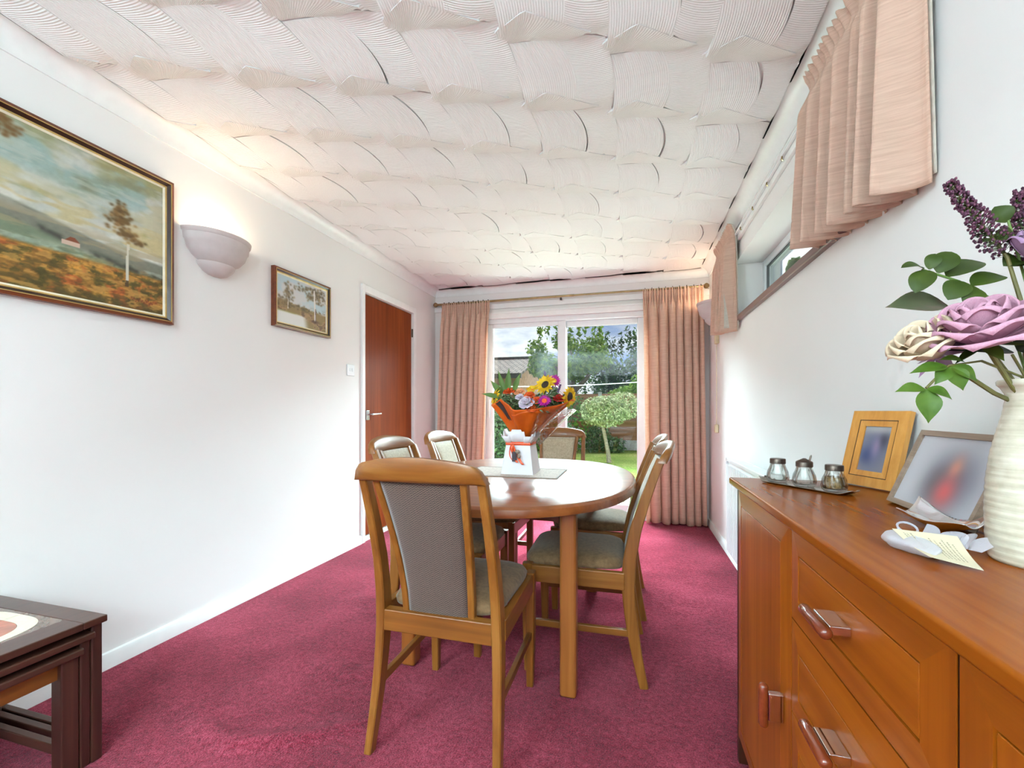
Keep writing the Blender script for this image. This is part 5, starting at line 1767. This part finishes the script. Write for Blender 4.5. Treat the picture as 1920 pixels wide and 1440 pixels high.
for lab, c, R_, mt_, sd in (('orange rose bud just above the lilac bloom', (-0.482, 2.05, 1.128), 0.024, 'orange_petals', 11),
                            ('orange rose between the lilac bloom and the front gerbera', (-0.445, 2.042, 1.100), 0.026, 'orange_petals', 12),
                            ('lowest orange rose at the paper notch', (-0.465, 2.032, 1.062), 0.026, 'orange_petals', 13),
                            ('orange rose under the long green leaves', (-0.603, 2.11, 1.150), 0.026, 'orange_petals', 14),
                            ('peach rose in the middle of the bouquet top', (-0.550, 2.12, 1.146), 0.026, 'peach_petals', 15),
                            ('red rose tucked beside the edge on sunflower', (-0.345, 2.09, 1.112), 0.026, 'red_petals', 16),
                            ('small lilac white rose over the black printed strip', (-0.532, 2.06, 1.120), 0.022, 'lilac_white_petals', 17)):
    rose('spray_rose', lab, c, (c[0] - BX, -0.5, 0.9), R_, MP[mt_], SMALL, sd, group=BG, separate=False, stem_to=fs((c[0] - BX) * 0.1, -0.01), stem_mat=M_stem)
daisy('lily_bud', 'golden open lily beside the dark centred sunflower', (-0.484, 2.12, 1.165), (-0.1, -0.6, 0.8), 0.036, 6, MP['yellow_petals'], M_disc_o, 0.006, 1, BG, fs(0.004, 0.01), M_stem)
M_blade = leafmat('lily_blade', [(0.2, (62, 96, 40)), (0.8, (112, 140, 72))], 0.45, 0.2, 30.0)
for lab, b0, t0, w in (('tallest upright lily leaf in the bouquet', (-0.612, 2.12, 1.14), (-0.606, 2.12, 1.280), 0.030),
                       ('lily leaf leaning out to the curtain side', (-0.640, 2.12, 1.14), (-0.700, 2.10, 1.215), 0.030),
                       ('lily leaf curving towards the middle', (-0.583, 2.12, 1.15), (-0.545, 2.12, 1.252), 0.026),
                       ('thin dark lily leaf behind the tallest one', (-0.632, 2.14, 1.14), (-0.678, 2.16, 1.272), 0.024),
                       ('flat bright leaf over the drooping sunflower', (-0.640, 2.08, 1.125), (-0.735, 2.06, 1.145), 0.022)):
    t = thing('lily_leaf', lab, 'leaf', b0, 0, BG)
    g = G(); blade(g, b0, t0, w, (0.2, -1, 0.2), sag=0.012, n=12); g.build('blade', M_blade, t, sharp=0)
    g = G(); g.tube([b0, ((b0[0] + BX) / 2, b0[1], (b0[2] + MZ + 0.165) / 2), fs(-0.02, 0.0)], 0.0022, 6); g.build('stem', M_stem, t)
M_purp = leafmat('purple_floret', [(0.2, (70, 48, 92)), (0.8, (120, 88, 140))], 0.6, 0.1)
for lab, b0, t0 in (('short purple spike near the edge on sunflower', (-0.358, 2.10, 1.14), (-0.336, 2.09, 1.185)), ('dark purple spike above the top sunflower', (-0.425, 2.17, 1.18), (-0.432, 2.18, 1.262))):
    t = thing('purple_spike', lab, 'flower', b0, 0, BG)
    g = G(); a_ = Vector(b0); d = Vector(t0) - a_
    for k in range(40):
        p_ = a_ + d * (k / 40); rr_ = 0.007 * (1 - 0.6 * k / 40)
        q = Vector((rnd.uniform(-1, 1), rnd.uniform(-1, 1), rnd.uniform(-1, 1))).normalized() * rr_
        g.ball(p_ + q, 0.0032, 5, 3)
    g.build('florets', M_purp, t); g = G(); g.tube([fs(0.01, 0.01), a_, Vector(t0)], 0.0018, 5); g.build('stem', M_stem, t)
fo = leaf_cloud([((-0.47, 2.11, 1.085), (0.13, 0.10, 0.055)), ((-0.60, 2.11, 1.10), (0.07, 0.07, 0.05)), ((-0.38, 2.12, 1.12), (0.07, 0.07, 0.05))], 700, 0.016, 31, shell=0.2).build('eucalyptus_filler', leafmat('grey_green_filler', [(0.2, (52, 74, 46)), (0.5, (96, 116, 78)), (0.8, (164, 176, 140))], 0.6, 0.2, 30.0), smooth=False)
tag(fo, 'grey green filler foliage packed between the bouquet flowers', 'foliage'); fo['kind'] = 'stuff'
# ================================================================== ON THE SIDEBOARD
SZ = STZ
# ---- cruet set
M_tray = plain('tarnished_steel', (150, 142, 132), 0.22, 0.5, 1.0, var=0.08)
M_lid = plain('dull_steel_lid', (96, 84, 76), 0.35, 0.5, 0.9, var=0.1)
M_jar = paned('ribbed_clear_glass', (250, 251, 250), 0.05, 0.02, 0.0, 0.30)
A0, A1 = Vector((0.366, 1.412, SZ)), Vector((0.514, 1.206, SZ))
dr_ = (A1 - A0).normalized(); sd_ = Vector((-dr_.y, dr_.x, 0))
tray = thing('cruet_tray', 'narrow steel tray under three condiment jars', 'tray', ((A0 + A1) / 2)[:])
g = G(); L_ = (A1 - A0).length
def tr_fn(u, v):
    s_ = L_ * u; w = 0.030 if 0.11 < u < 0.89 else (0.030 - 0.018 * smoothstep(0.11, 0.0, u) - 0.018 * smoothstep(0.89, 1.0, u))
    z = SZ + 0.002 + 0.010 * smoothstep(0.10, 0.0, u) + 0.010 * smoothstep(0.90, 1.0, u)
    q = -1 + 2 * v
    z += 0.003 * smoothstep(0.8, 1.0, abs(q))
    p_ = A0 + dr_ * s_ + sd_ * q * w
    return (p_.x, p_.y, z)
g.grid(tr_fn, 32, 10); g.build('tray_sheet', M_tray, tray, sharp=0, solid=0.0016)
def jar(lab, t_, filler, fill_h, spoon, lidtype):
    c = A0 + dr_ * L_ * t_
    cx, cy = c.x, c.y; z0 = SZ + 0.0045
    t = thing('condiment_jar', lab, 'jar', (cx, cy, z0), 0, 'condiment jars')
    prof = [(0.0, 0.0), (0.022, 0.0), (0.0265, 0.006), (0.0275, 0.014), (0.0245, 0.030), (0.0195, 0.042), (0.0178, 0.050), (0.0178, 0.054), (0.0150, 0.054), (0.0150, 0.048), (0.0172, 0.040), (0.021, 0.029), (0.0235, 0.014), (0.022, 0.007), (0.0, 0.005)]
    def mod(a_, z):
        h = z - z0
        k = smoothstep(0.002, 0.012, h) * smoothstep(0.052, 0.042, h)
        return 1 + 0.045 * k * math.cos(10 * a_ + h * 95)
    g = G(); g.lathe([(r_, z0 + q_) for r_, q_ in prof], 80, (cx, cy), mod=mod); g.build('glass', M_jar, t, sharp=0)
    if filler is not None:
        g = G(); g.lathe([(0.0, z0 + 0.0056), (0.0205, z0 + 0.0075), (0.0225, z0 + 0.014), (0.0225 - 0.0001 * 0, z0 + min(fill_h, 0.016)), (0.0195, z0 + fill_h), (0.0, z0 + fill_h)], 24, (cx, cy)); g.build('contents', filler, t)
    g = G(); g.lathe([(0.0, z0 + 0.055), (0.0192, z0 + 0.053), (0.0196, z0 + 0.052), (0.0196, z0 + 0.0635), (0.0185, z0 + 0.0655)] + ([(0.010, z0 + 0.070), (0.003, z0 + 0.074), (0.0, z0 + 0.074)] if lidtype else [(0.004, z0 + 0.0662), (0.0, z0 + 0.0662)]), 30, (cx, cy)); g.build('lid', M_lid, t, sharp=40)
    if spoon:
        g = G(); g.tube([(cx + 0.008, cy - 0.006, z0 + 0.06), (cx + 0.012, cy - 0.009, z0 + 0.080), (cx + 0.013, cy - 0.010, z0 + 0.084)], [0.0022, 0.0026, 0.001], 8); g.build('spoon_handle', M_tray, t)
jar('condiment jar of white salt, farthest from the vase', 0.20, plain('white_salt', (232, 230, 226), 0.9), 0.020, False, False)
jar('condiment jar with a domed lid and spoon, middle of three', 0.50, None, 0, True, True)
jar('condiment jar of brown pepper beside the oak photo frame', 0.80, plain('brown_pepper', (132, 102, 58), 0.9, var=0.2, nscale=300), 0.036, False, False)

# ---- photo frames
def blur_photo(W, Hh, bg, spots):
    X, Y = img_base(W, Hh)
    img = np.zeros((Hh, W, 3)) + np.array(bg, float)
    for cx, cy, rx, ry, col, a_ in spots:
        img = mixc(img, col, a_ * np.exp(-(((X - cx) / rx) ** 2 + ((Y - cy) / ry) ** 2)))
    return img
def standing_frame(name, lab, BL, e, n, w, h, lean, mw, mat, img, deep, inlay):
    """BL bottom-left corner on the sideboard, e along the lower edge, n towards the viewer"""
    BL = Vector(BL); e = Vector(e).normalized(); n = Vector(n).normalized()
    up = (Vector((0, 0, 1)) * math.cos(lean) - n * math.sin(lean)).normalized()
    nf = e.cross(up).normalized()
    if nf.dot(n) < 0: nf = -nf
    BLo = BL + Vector((0, 0, 0.0008)) 
    t = thing(name, lab, 'photo frame', BL[:])
    mp = lambda u, v, d: tuple(BLo + e * u + up * v + nf * (d))
    d0 = deep
    if inlay:
        wall_ring(0, w, 0, h, mw * 0.60, d0, d0, 0.0, mp).build('frame', mat, t, smooth=False, weld=False)
        a_ = mw * 0.60
        wall_ring(a_, w - a_, a_, h - a_, mw * 0.05, d0 - 0.0008, d0 - 0.0008, 0.0, mp).build('inlay_line', M_frame_d, t, smooth=False)
        a_ = mw * 0.65
        wall_ring(a_, w - a_, a_, h - a_, mw * 0.35, d0 - 0.001, d0 - 0.003, 0.0, mp).build('inner_frame', mat, t, smooth=False)
    else:
        wall_ring(0, w, 0, h, mw, d0, d0 - 0.001, 0.0, mp).build('frame', mat, t, smooth=False)
    a_ = mw * 0.97
    paint_sheet('photo', img, lambda u, v: mp(a_ + (w - 2 * a_) * u, a_ + (h - 2 * a_) * v, d0 * 0.55), M_photo, t)
    g = G()
    bk = [mp(0.002, 0.002, -0.002), mp(w - 0.002, 0.002, -0.002), mp(w - 0.002, h - 0.002, -0.002), mp(0.002, h - 0.002, -0.002), mp(0.002, 0.002, 0.001), mp(w - 0.002, 0.002, 0.001), mp(w - 0.002, h - 0.002, 0.001), mp(0.002, h - 0.002, 0.001)]
    g.add(bk, [(3, 2, 1, 0), (4, 5, 6, 7), (0, 1, 5, 4), (1, 2, 6, 5), (2, 3, 7, 6), (3, 0, 4, 7)]); g.build('backing', M_frame_d, t)
    return t
M_oakf = wood('honey_oak_frame', (168, 104, 36), (200, 136, 58), (220, 160, 82), 'z', 0.35, 0.4, 0.15, 60)
M_grainf = wood('grey_brown_frame', (110, 88, 74), (146, 122, 104), (176, 152, 132), 'y', 0.5, 0.1, 0.2, 90)
img1 = blur_photo(40, 56, (128, 126, 134), [(0.5, 0.55, 0.45, 0.55, (88, 90, 120), 0.8), (0.25, 0.35, 0.3, 0.2, (50, 62, 104), 0.8), (0.78, 0.72, 0.22, 0.2, (52, 52, 66), 0.8), (0.55, 0.55, 0.16, 0.25, (150, 128, 158), 0.7), (0.5, 0.97, 0.8, 0.12, (176, 172, 168), 0.8)])
img2 = blur_photo(80, 52, (192, 190, 196), [(0.62, 0.45, 0.30, 0.42, (92, 92, 108), 0.95), (0.45, 0.35, 0.16, 0.3, (86, 78, 84), 0.7), (0.60, 0.62, 0.08, 0.16, (196, 132, 112), 0.9), (0.60, 0.28, 0.13, 0.22, (212, 92, 92), 0.95)])
standing_frame('photo_frame', 'honey oak photo frame with an inlaid line, standing against the wall', (0.577, 1.432, SZ), (0.058, -0.147, 0), (-0.93, -0.37, 0), 0.158, 0.206, 0.245, 0.042, M_oakf, img1, 0.014, True)
standing_frame('photo_frame', 'thin grey brown photo frame leaning back behind the chrome dish', (0.560, 1.155, SZ), (-0.012, -0.26, 0), (-1, 0.03, 0), 0.262, 0.170, 0.385, 0.011, M_grainf, img2, 0.012, False)

# ---- chrome dish
ds = thing('chrome_dish', 'small polished chrome dish with curled corners', 'dish', (0.515, 0.915, SZ))
g = G()
def dish(u, v):
    a_, b_ = -1 + 2 * u, -1 + 2 * v
    ln = 0.060; wd = 0.030 * (1 - 0.25 * a_ * a_)
    base = Vector((0.513, 0.915, SZ + 0.005)) + Vector((0.30, -0.95, 0)) * ln * a_ + Vector((0.95, 0.30, 0)) * wd * b_
    z = 0.018 * a_ * a_ * (0.55 + 0.6 * b_) + 0.016 * b_ * b_ - 0.004 * math.cos(PI * a_)
    return (base.x, base.y, base.z + max(-0.003, z))
g.grid(dish, 24, 14); g.build('dish_body', M_chrome, ds, sharp=0, solid=0.0025)

# ---- organza bag with its ruffled neck, and a card
M_org, nt, b = newmat('white_organza')
b.inputs['Base Color'].default_value = rgba((236, 234, 244)); b.inputs['Roughness'].default_value = 0.4; b.inputs['Sheen Weight'].default_value = 0.5
n_ = noise_node(nt, 60.0, coords(nt), 3.0, 0.6, 0.8); bump(nt, b, n_.outputs['Fac'], 0.5, 0.006)
tp = N(nt, 'ShaderNodeBsdfTransparent'); mxs = N(nt, 'ShaderNodeMixShader'); mxs.inputs[0].default_value = 0.38
nt.links.new(b.outputs[0], mxs.inputs[1]); nt.links.new(tp.outputs[0], mxs.inputs[2]); nt.links.new(mxs.outputs[0], nt.nodes['Material Output'].inputs['Surface'])
bag = thing('organza_bag', 'small white organza favour bag lying under a card', 'bag', (0.39, 0.765, SZ))
g = G()
def bagf(u, v):
    a_ = 2 * PI * u; b_ = PI * (v - 0.5)
    k = mnoise.noise(Vector((math.cos(a_) * 1.7, math.sin(a_) * 1.7, v * 3)))
    c, s = math.cos(a_), math.sin(a_)
    rx = 0.042 * math.copysign(abs(c) ** 0.7, c) * math.cos(b_) * (1 + 0.22 * k); ry = 0.030 * math.copysign(abs(s) ** 0.7, s) * math.cos(b_) * (1 + 0.22 * k)
    p_ = Vector((0.392, 0.762, 0)) + Vector((0.55, 0.83, 0)) * (-ry) + Vector((0.40, -0.92, 0)) * rx
    return (p_.x, p_.y, SZ + 0.012 + 0.0115 * math.sin(b_) * (1 + 0.3 * k))
g.grid(bagf, 36, 18, wrap=True); g.build('bag_body', M_org, bag, sharp=0)
g = G()
def ruf(u, v):
    th = u * 1.0
    p_ = Vector((0.418, 0.792, SZ + 0.010)) * (1 - u) + Vector((0.462, 0.742, SZ + 0.008)) * u
    w = 0.017 * math.sin(u * 21) * v
    return (p_.x + 0.016 * v + w * 0.5, p_.y + 0.012 * v * math.cos(u * 8), p_.z + 0.020 * v * abs(math.cos(u * 10)) + 0.002)
g.grid(ruf, 60, 8); g.build('ruffled_neck', M_org, bag, sharp=0)
g = G(); g.tube([(0.405 + 0.012 * math.cos(2 * PI * i / 16), 0.796 + 0.010 * math.sin(2 * PI * i / 16), SZ + 0.026 + 0.006 * math.sin(2 * PI * i / 16)) for i in range(16)], 0.0016, 6, closed=True); g.build('drawstring', M_org, bag)
CA, CB, CC_, CD = [Vector(p_) for p_ in ((0.374, 0.772, SZ + 0.0285), (0.440, 0.750, SZ + 0.028), (0.428, 0.684, SZ + 0.0025), (0.382, 0.702, SZ + 0.010))]
W, Hh = 90, 120
X, Y = img_base(W, Hh)
cimg = np.zeros((Hh, W, 3)) + np.array((206, 192, 164))
rs = np.random.RandomState(2)
def textline(xc, y0_, y1_):
    global cimg
    y = y0_
    while y < y1_:
        ln = rs.uniform(0.015, 0.05)
        a_ = (np.abs(X - xc) < 0.011) & (Y > y) & (Y < min(y + ln, y1_))
        cimg = mixc(cimg, (84, 74, 60), 0.75 * a_.astype(float) * (0.5 + 0.5 * rs.rand(Hh, W)))
        y += ln + 0.014
for xc, a0, a1 in ((0.14, 0.55, 0.92), (0.19, 0.62, 0.90), (0.25, 0.70, 0.93), (0.30, 0.55, 0.72)):
    textline(xc, a0, a1)
for k in range(6):
    textline(0.50 + 0.068 * k, 0.18 + 0.02 * (k % 2), 0.85 - 0.05 * (k % 3))
M_cardp = printed('cream_card_stock', 0.6)
cd = thing('note_card', 'cream note card with typed lines lying across the organza bag', 'card', (0.41, 0.72, SZ))
def cardf(u, v):
    p_ = (CD * (1 - u) + CC_ * u) * (1 - v) + (CA * (1 - u) + CB * u) * v
    return (p_.x, p_.y, p_.z - 0.006 * math.sin(PI * v) * 0.6 + 0.0006)
co = paint_sheet('card_sheet', cimg, cardf, M_cardp, cd)
md = co.modifiers.new('solid', 'SOLIDIFY'); md.thickness = 0.0006

# ---- vase
M_glz, nt, b = newmat('cream_crackle_glaze')
v = coords(nt)
n1 = noise_node(nt, 1.0, coords(nt, (6, 6, 160)), 3.0, 0.6); n2 = noise_node(nt, 40.0, v, 4.0)
ad = N(nt, 'ShaderNodeMath', operation='ADD'); nt.links.new(n1.outputs['Fac'], ad.inputs[0]); nt.links.new(n2.outputs['Fac'], ad.inputs[1])
hf = N(nt, 'ShaderNodeMath', operation='MULTIPLY'); hf.inputs[1].default_value = 0.5; nt.links.new(ad.outputs[0], hf.inputs[0])
r = ramp(nt, hf.outputs[0], [(0.3, (168, 154, 132)), (0.5, (198, 188, 168)), (0.7, (218, 210, 194))])
nt.links.new(r.outputs['Color'], b.inputs['Base Color']); b.inputs['Roughness'].default_value = 0.3; b.inputs['Coat Weight'].default_value = 0.8; b.inputs['Coat Roughness'].default_value = 0.06
bump(nt, b, n1.outputs['Fac'], 0.25, 0.003)
VX, VY = 0.524, 0.742
vs_t = thing('vase', 'cream ribbed stoneware vase at the sideboard edge of the picture', 'vase', (VX, VY, SZ))
vp = [(0.0, 0.0), (0.045, 0.0), (0.048, 0.004), (0.0505, 0.03), (0.0515, 0.07), (0.050, 0.11), (0.046, 0.145), (0.040, 0.175), (0.0345, 0.20), (0.0318, 0.218), (0.0320, 0.228), (0.036, 0.236), (0.0395, 0.240), (0.0400, 0.2445), (0.038, 0.247), (0.034, 0.246), (0.029, 0.236), (0.028, 0.22), (0.033, 0.18), (0.044, 0.12), (0.045, 0.03), (0.040, 0.008), (0.0, 0.006)]
# fine throwing rings
prof = []
for (r0_, z0_), (r1_, z1_) in zip(vp, vp[1:]):
    m_ = max(1, int(abs(z1_ - z0_) / 0.0016))
    for k in range(m_):
        t_ = k / m_
        prof.append((r0_ + (r1_ - r0_) * t_, SZ + z0_ + (z1_ - z0_) * t_))
prof.append((vp[-1][0], SZ + vp[-1][1]))
g = G(); g.lathe(prof, 64, (VX, VY), mod=lambda a_, z: 1 + (0.006 * math.sin((z - SZ) * 2 * PI / 0.0105) if 0.01 < z - SZ < 0.225 else 0)); g.build('vase_body', M_glz, vs_t, sharp=60)

# ---- silk flowers in the vase
FG = 'silk stems in the cream vase'
IN = (VX, VY, SZ + 0.20)
M_rosep = leafmat('dusky_pink_petal', [(0.2, (176, 118, 142)), (0.5, (206, 150, 172)), (0.8, (222, 176, 192))], 0.6, 0.2, 25.0)
M_cream2 = leafmat('cream_lilac_petal', [(0.2, (196, 160, 176)), (0.5, (232, 206, 176)), (0.8, (244, 228, 204))], 0.6, 0.2, 45.0)
M_lilac = leafmat('lilac_petal', [(0.2, (150, 106, 150)), (0.8, (196, 158, 190))], 0.6, 0.2, 25.0)
M_gl = leafmat('deep_green_silk_leaf', [(0.2, (30, 44, 8)), (0.5, (52, 68, 16)), (0.8, (78, 94, 28))], 0.5, 0.15, 25.0)
M_bright = leafmat('bright_green_silk_leaf', [(0.2, (44, 74, 16)), (0.5, (70, 100, 28)), (0.8, (102, 126, 48))], 0.45, 0.2, 40.0)
M_pinkleaf = leafmat('pink_edged_leaf', [(0.25, (50, 66, 40)), (0.5, (80, 84, 58)), (0.72, (170, 112, 124))], 0.5, 0.15, 18.0)
M_dkleaf = leafmat('very_dark_leaf', [(0.2, (20, 28, 22)), (0.8, (46, 56, 44))], 0.5, 0.05, 20.0)
M_brst = plain('brown_green_stem', (98, 92, 48), 0.6, var=0.2)
rose('silk_rose', 'large dusky pink silk rose leaning out of the cream vase', (0.448, 0.716, 1.150), (-0.34, -0.34, 0.88), 0.043, M_rosep, BIG, 5, group=FG, sepal=M_gl, stem_to=IN, stem_mat=M_brst, stem_r=0.003)
rose('silk_rose', 'smaller cream and lilac silk rose behind the large pink one', (0.412, 0.744, 1.138), (-0.60, -0.25, 0.70), 0.038, M_cream2, BIG[:5], 9, group=FG, sepal=M_lilac, stem_to=IN, stem_mat=M_brst, stem_r=0.003)
rose('silk_rose', 'pale lilac silk rose at the picture edge above the pink one', (0.522, 0.748, 1.262), (0.2, -0.4, 0.85), 0.030, M_lilac, BIG[:5], 10, group=FG, sepal=M_gl, stem_to=IN, stem_mat=M_brst, stem_r=0.0028)
def spike(lab, base, tip, seed):
    t = thing('buddleia_spike', lab, 'flower', base, 0, FG)
    a_ = Vector(base); d = Vector(tip) - a_
    r_ = random.Random(seed)
    g = G(); gs = G()
    ax, ay, az = frame_of(d)
    for k in range(420):
        s_ = r_.random() ** 0.85
        rad = 0.018 * (1 - s_ * 0.62) * (0.55 + 0.45 * smoothstep(0, 0.12, s_))
        th = r_.uniform(0, 2 * PI)
        dv = (ax * math.cos(th) + ay * math.sin(th)) + az * 0.5
        p0_ = a_ + d * s_; p1_ = p0_ + dv.normalized() * rad * r_.uniform(0.7, 1.2)
        gs.tube([p0_, p1_], 0.0004, 3, caps=False)
        g.ball(p1_, (0.0019, 0.0019, 0.0024), 5, 3)
    g.build('florets', leafmat('dark_plum_floret', [(0.2, (54, 26, 44)), (0.5, (88, 46, 68)), (0.9, (134, 80, 100))], 0.7, 0.05), t)
    gs.build('floret_stalks', M_gl, t)
    g = G(); g.tube([a_ + d, a_, (a_ + Vector(IN)) / 2 + Vector((0.008, 0, 0.0)), Vector(IN)], [0.0008, 0.0022, 0.0028, 0.0028], 7); g.build('stem', M_brst, t)
spike('dark plum buddleia spike pointing up and inward', (0.500, 0.758, 1.272), (0.438, 0.762, 1.385), 3)
spike('dark plum buddleia spike cut by the picture edge', (0.534, 0.77, 1.265), (0.535, 0.79, 1.372), 4)
def leaf_spray(name, lab, nodes, leaves, mat, stem_mat, width, group=FG, blunt=0.0):
    t = thing(name, lab, 'leaf spray', nodes[0], 0, group)
    g = G(); g.tube(nodes, 0.0016, 6); g.build('stem', stem_mat, t)
    for b_, tip, w, nr in leaves:
        g = G(); blade(g, b_, tip, w, nr, sag=0.004, fold=0.10, n=10, blunt=blunt); g.build('leaf', mat, t, sharp=0)
    return t
leaf_spray('eucalyptus_spray', 'spray of rounded green leaves above the pink rose', [IN, (0.492, 0.752, 1.205), (0.450, 0.765, 1.245), (0.404, 0.760, 1.264)],
           [((0.406, 0.76, 1.265), (0.378, 0.758, 1.268), 0.024, (0.2, -0.6, 0.9)), ((0.410, 0.758, 1.262), (0.390, 0.748, 1.228), 0.028, (-0.4, -0.9, 0.3)),
            ((0.414, 0.762, 1.264), (0.424, 0.768, 1.288), 0.018, (-0.3, -0.9, 0.1)), ((0.424, 0.762, 1.258), (0.446, 0.772, 1.290), 0.028, (-0.3, -0.9, 0.1)),
            ((0.436, 0.764, 1.252), (0.492, 0.792, 1.278), 0.034, (-0.3, -0.8, 0.6)), ((0.452, 0.762, 1.244), (0.430, 0.752, 1.216), 0.030, (-0.2, -0.9, 0.3)),
            ((0.462, 0.760, 1.236), (0.505, 0.772, 1.250), 0.032, (-0.1, -0.7, 0.8)), ((0.470, 0.758, 1.230), (0.444, 0.748, 1.212), 0.026, (0, -0.9, 0.4))], M_gl, M_stem, 0.03, blunt=0.8)
leaf_spray('broad_leaf', 'broad curling leaf with a pink tip behind the cream rose', [IN, (0.470, 0.762, 1.17), (0.438, 0.772, 1.214)],
           [((0.440, 0.772, 1.214), (0.364, 0.770, 1.214), 0.046, (-0.1, -0.75, 0.65))], M_pinkleaf, M_brst, 0.03)
leaf_spray('dark_leaf', 'nearly black broad leaf under the pink rose', [IN, (0.505, 0.74, 1.11), (0.490, 0.735, 1.135)],
           [((0.492, 0.735, 1.138), (0.415, 0.728, 1.142), 0.034, (0, -0.6, 0.8)), ((0.495, 0.735, 1.140), (0.520, 0.70, 1.17), 0.045, (0, -0.9, 0.3))], M_dkleaf, M_brst, 0.03)
leaf_spray('pointed_leaf_spray', 'trailing spray of bright pointed leaves over the photo frames', [IN, (0.500, 0.735, SZ + 0.25), (0.448, 0.72, 1.126), (0.408, 0.712, 1.120), (0.378, 0.702, 1.090)],
           [((0.377, 0.702, 1.089), (0.342, 0.70, 1.085), 0.018, (0, -0.7, 0.7)), ((0.377, 0.702, 1.089), (0.376, 0.694, 1.043), 0.026, (-0.1, -1, 0.2)), ((0.378, 0.702, 1.089), (0.405, 0.700, 1.074), 0.018, (0, -0.7, 0.7)),
            ((0.408, 0.712, 1.119), (0.362, 0.708, 1.110), 0.018, (0, -0.7, 0.7)), ((0.408, 0.712, 1.119), (0.420, 0.706, 1.086), 0.024, (0, -1, 0.2)), ((0.410, 0.712, 1.119), (0.436, 0.708, 1.098), 0.020, (0, -0.8, 0.5)), ((0.406, 0.712, 1.118), (0.388, 0.704, 1.094), 0.018, (0, -0.9, 0.4)),
            ((0.430, 0.718, 1.124), (0.398, 0.714, 1.128), 0.016, (0, -0.6, 0.8))], M_bright, M_brst, 0.03)
leaf_spray('upper_leaf_spray', 'small round leaf and bud by the plum spikes', [IN, (0.525, 0.76, 1.22), (0.512, 0.775, 1.33)],
           [((0.510, 0.775, 1.326), (0.500, 0.78, 1.352), 0.024, (-0.3, -0.9, 0.2)), ((0.515, 0.77, 1.30), (0.492, 0.772, 1.306), 0.026, (-0.2, -0.8, 0.4)), ((0.518, 0.77, 1.285), (0.540, 0.772, 1.30), 0.030, (-0.2, -0.8, 0.4)),
            ((0.520, 0.768, 1.270), (0.500, 0.765, 1.262), 0.028, (-0.2, -0.8, 0.4)), ((0.522, 0.765, 1.25), (0.545, 0.76, 1.24), 0.034, (-0.2, -0.8, 0.4))], M_gl, M_stem, 0.03, blunt=0.6)
# ================================================================== ADDED UPLIGHTERS (unseen fill lamps behind the camera)
M_lampmetal = plain('satin_brass', (180, 150, 96), 0.3, 0.5, 1.0, var=0.05)
M_bulb, nt, b = newmat('fill_lamp_bulb')
b.inputs['Emission Color'].default_value = rgba((255, 246, 232)); b.inputs['Emission Strength'].default_value = 6.0; M_bulb.cycles.emission_sampling = 'NONE'
for (lx, ly) in ((-1.72, -1.9), (0.36, -2.3)):
    t = thing('fill_lamp', 'added unseen brass uplighter fill lamp at the lounge end' if lx < 0 else 'added unseen brass uplighter fill lamp in the opposite lounge corner', 'lamp', (lx, ly, 0))
    g = G(); g.lathe([(0.0, 0.0), (0.13, 0.0), (0.135, 0.012), (0.12, 0.022), (0.02, 0.03), (0.0, 0.03)], 28, (lx, ly)); g.build('base', M_lampmetal, t)
    g = G(); g.tube([(lx, ly, 0.02), (lx, ly, 1.68)], 0.012, 12); g.build('pole', M_lampmetal, t)
    g = G(); g.lathe([(0.0, 1.67), (0.05, 1.672), (0.12, 1.70), (0.165, 1.745), (0.17, 1.75), (0.163, 1.75), (0.115, 1.708), (0.05, 1.68), (0.0, 1.678)], 32, (lx, ly)); g.build('bowl', M_lampmetal, t)
    g = G(); g.ball((lx, ly, 1.72), 0.03); g.build('bulb', M_bulb, t)
    ld = bpy.data.lights.new('fill_lamp_light', 'AREA'); ld.shape = 'DISK'; ld.size = 0.26; ld.energy = FILL_LAMP_W; ld.color = (0.68, 0.92, 1.0)
    lo_ = bpy.data.objects.new('fill_lamp_light', ld); COL.objects.link(lo_); lo_.parent = t; lo_.location = (0, 0, 1.765); lo_.rotation_euler = (PI, 0, 0)
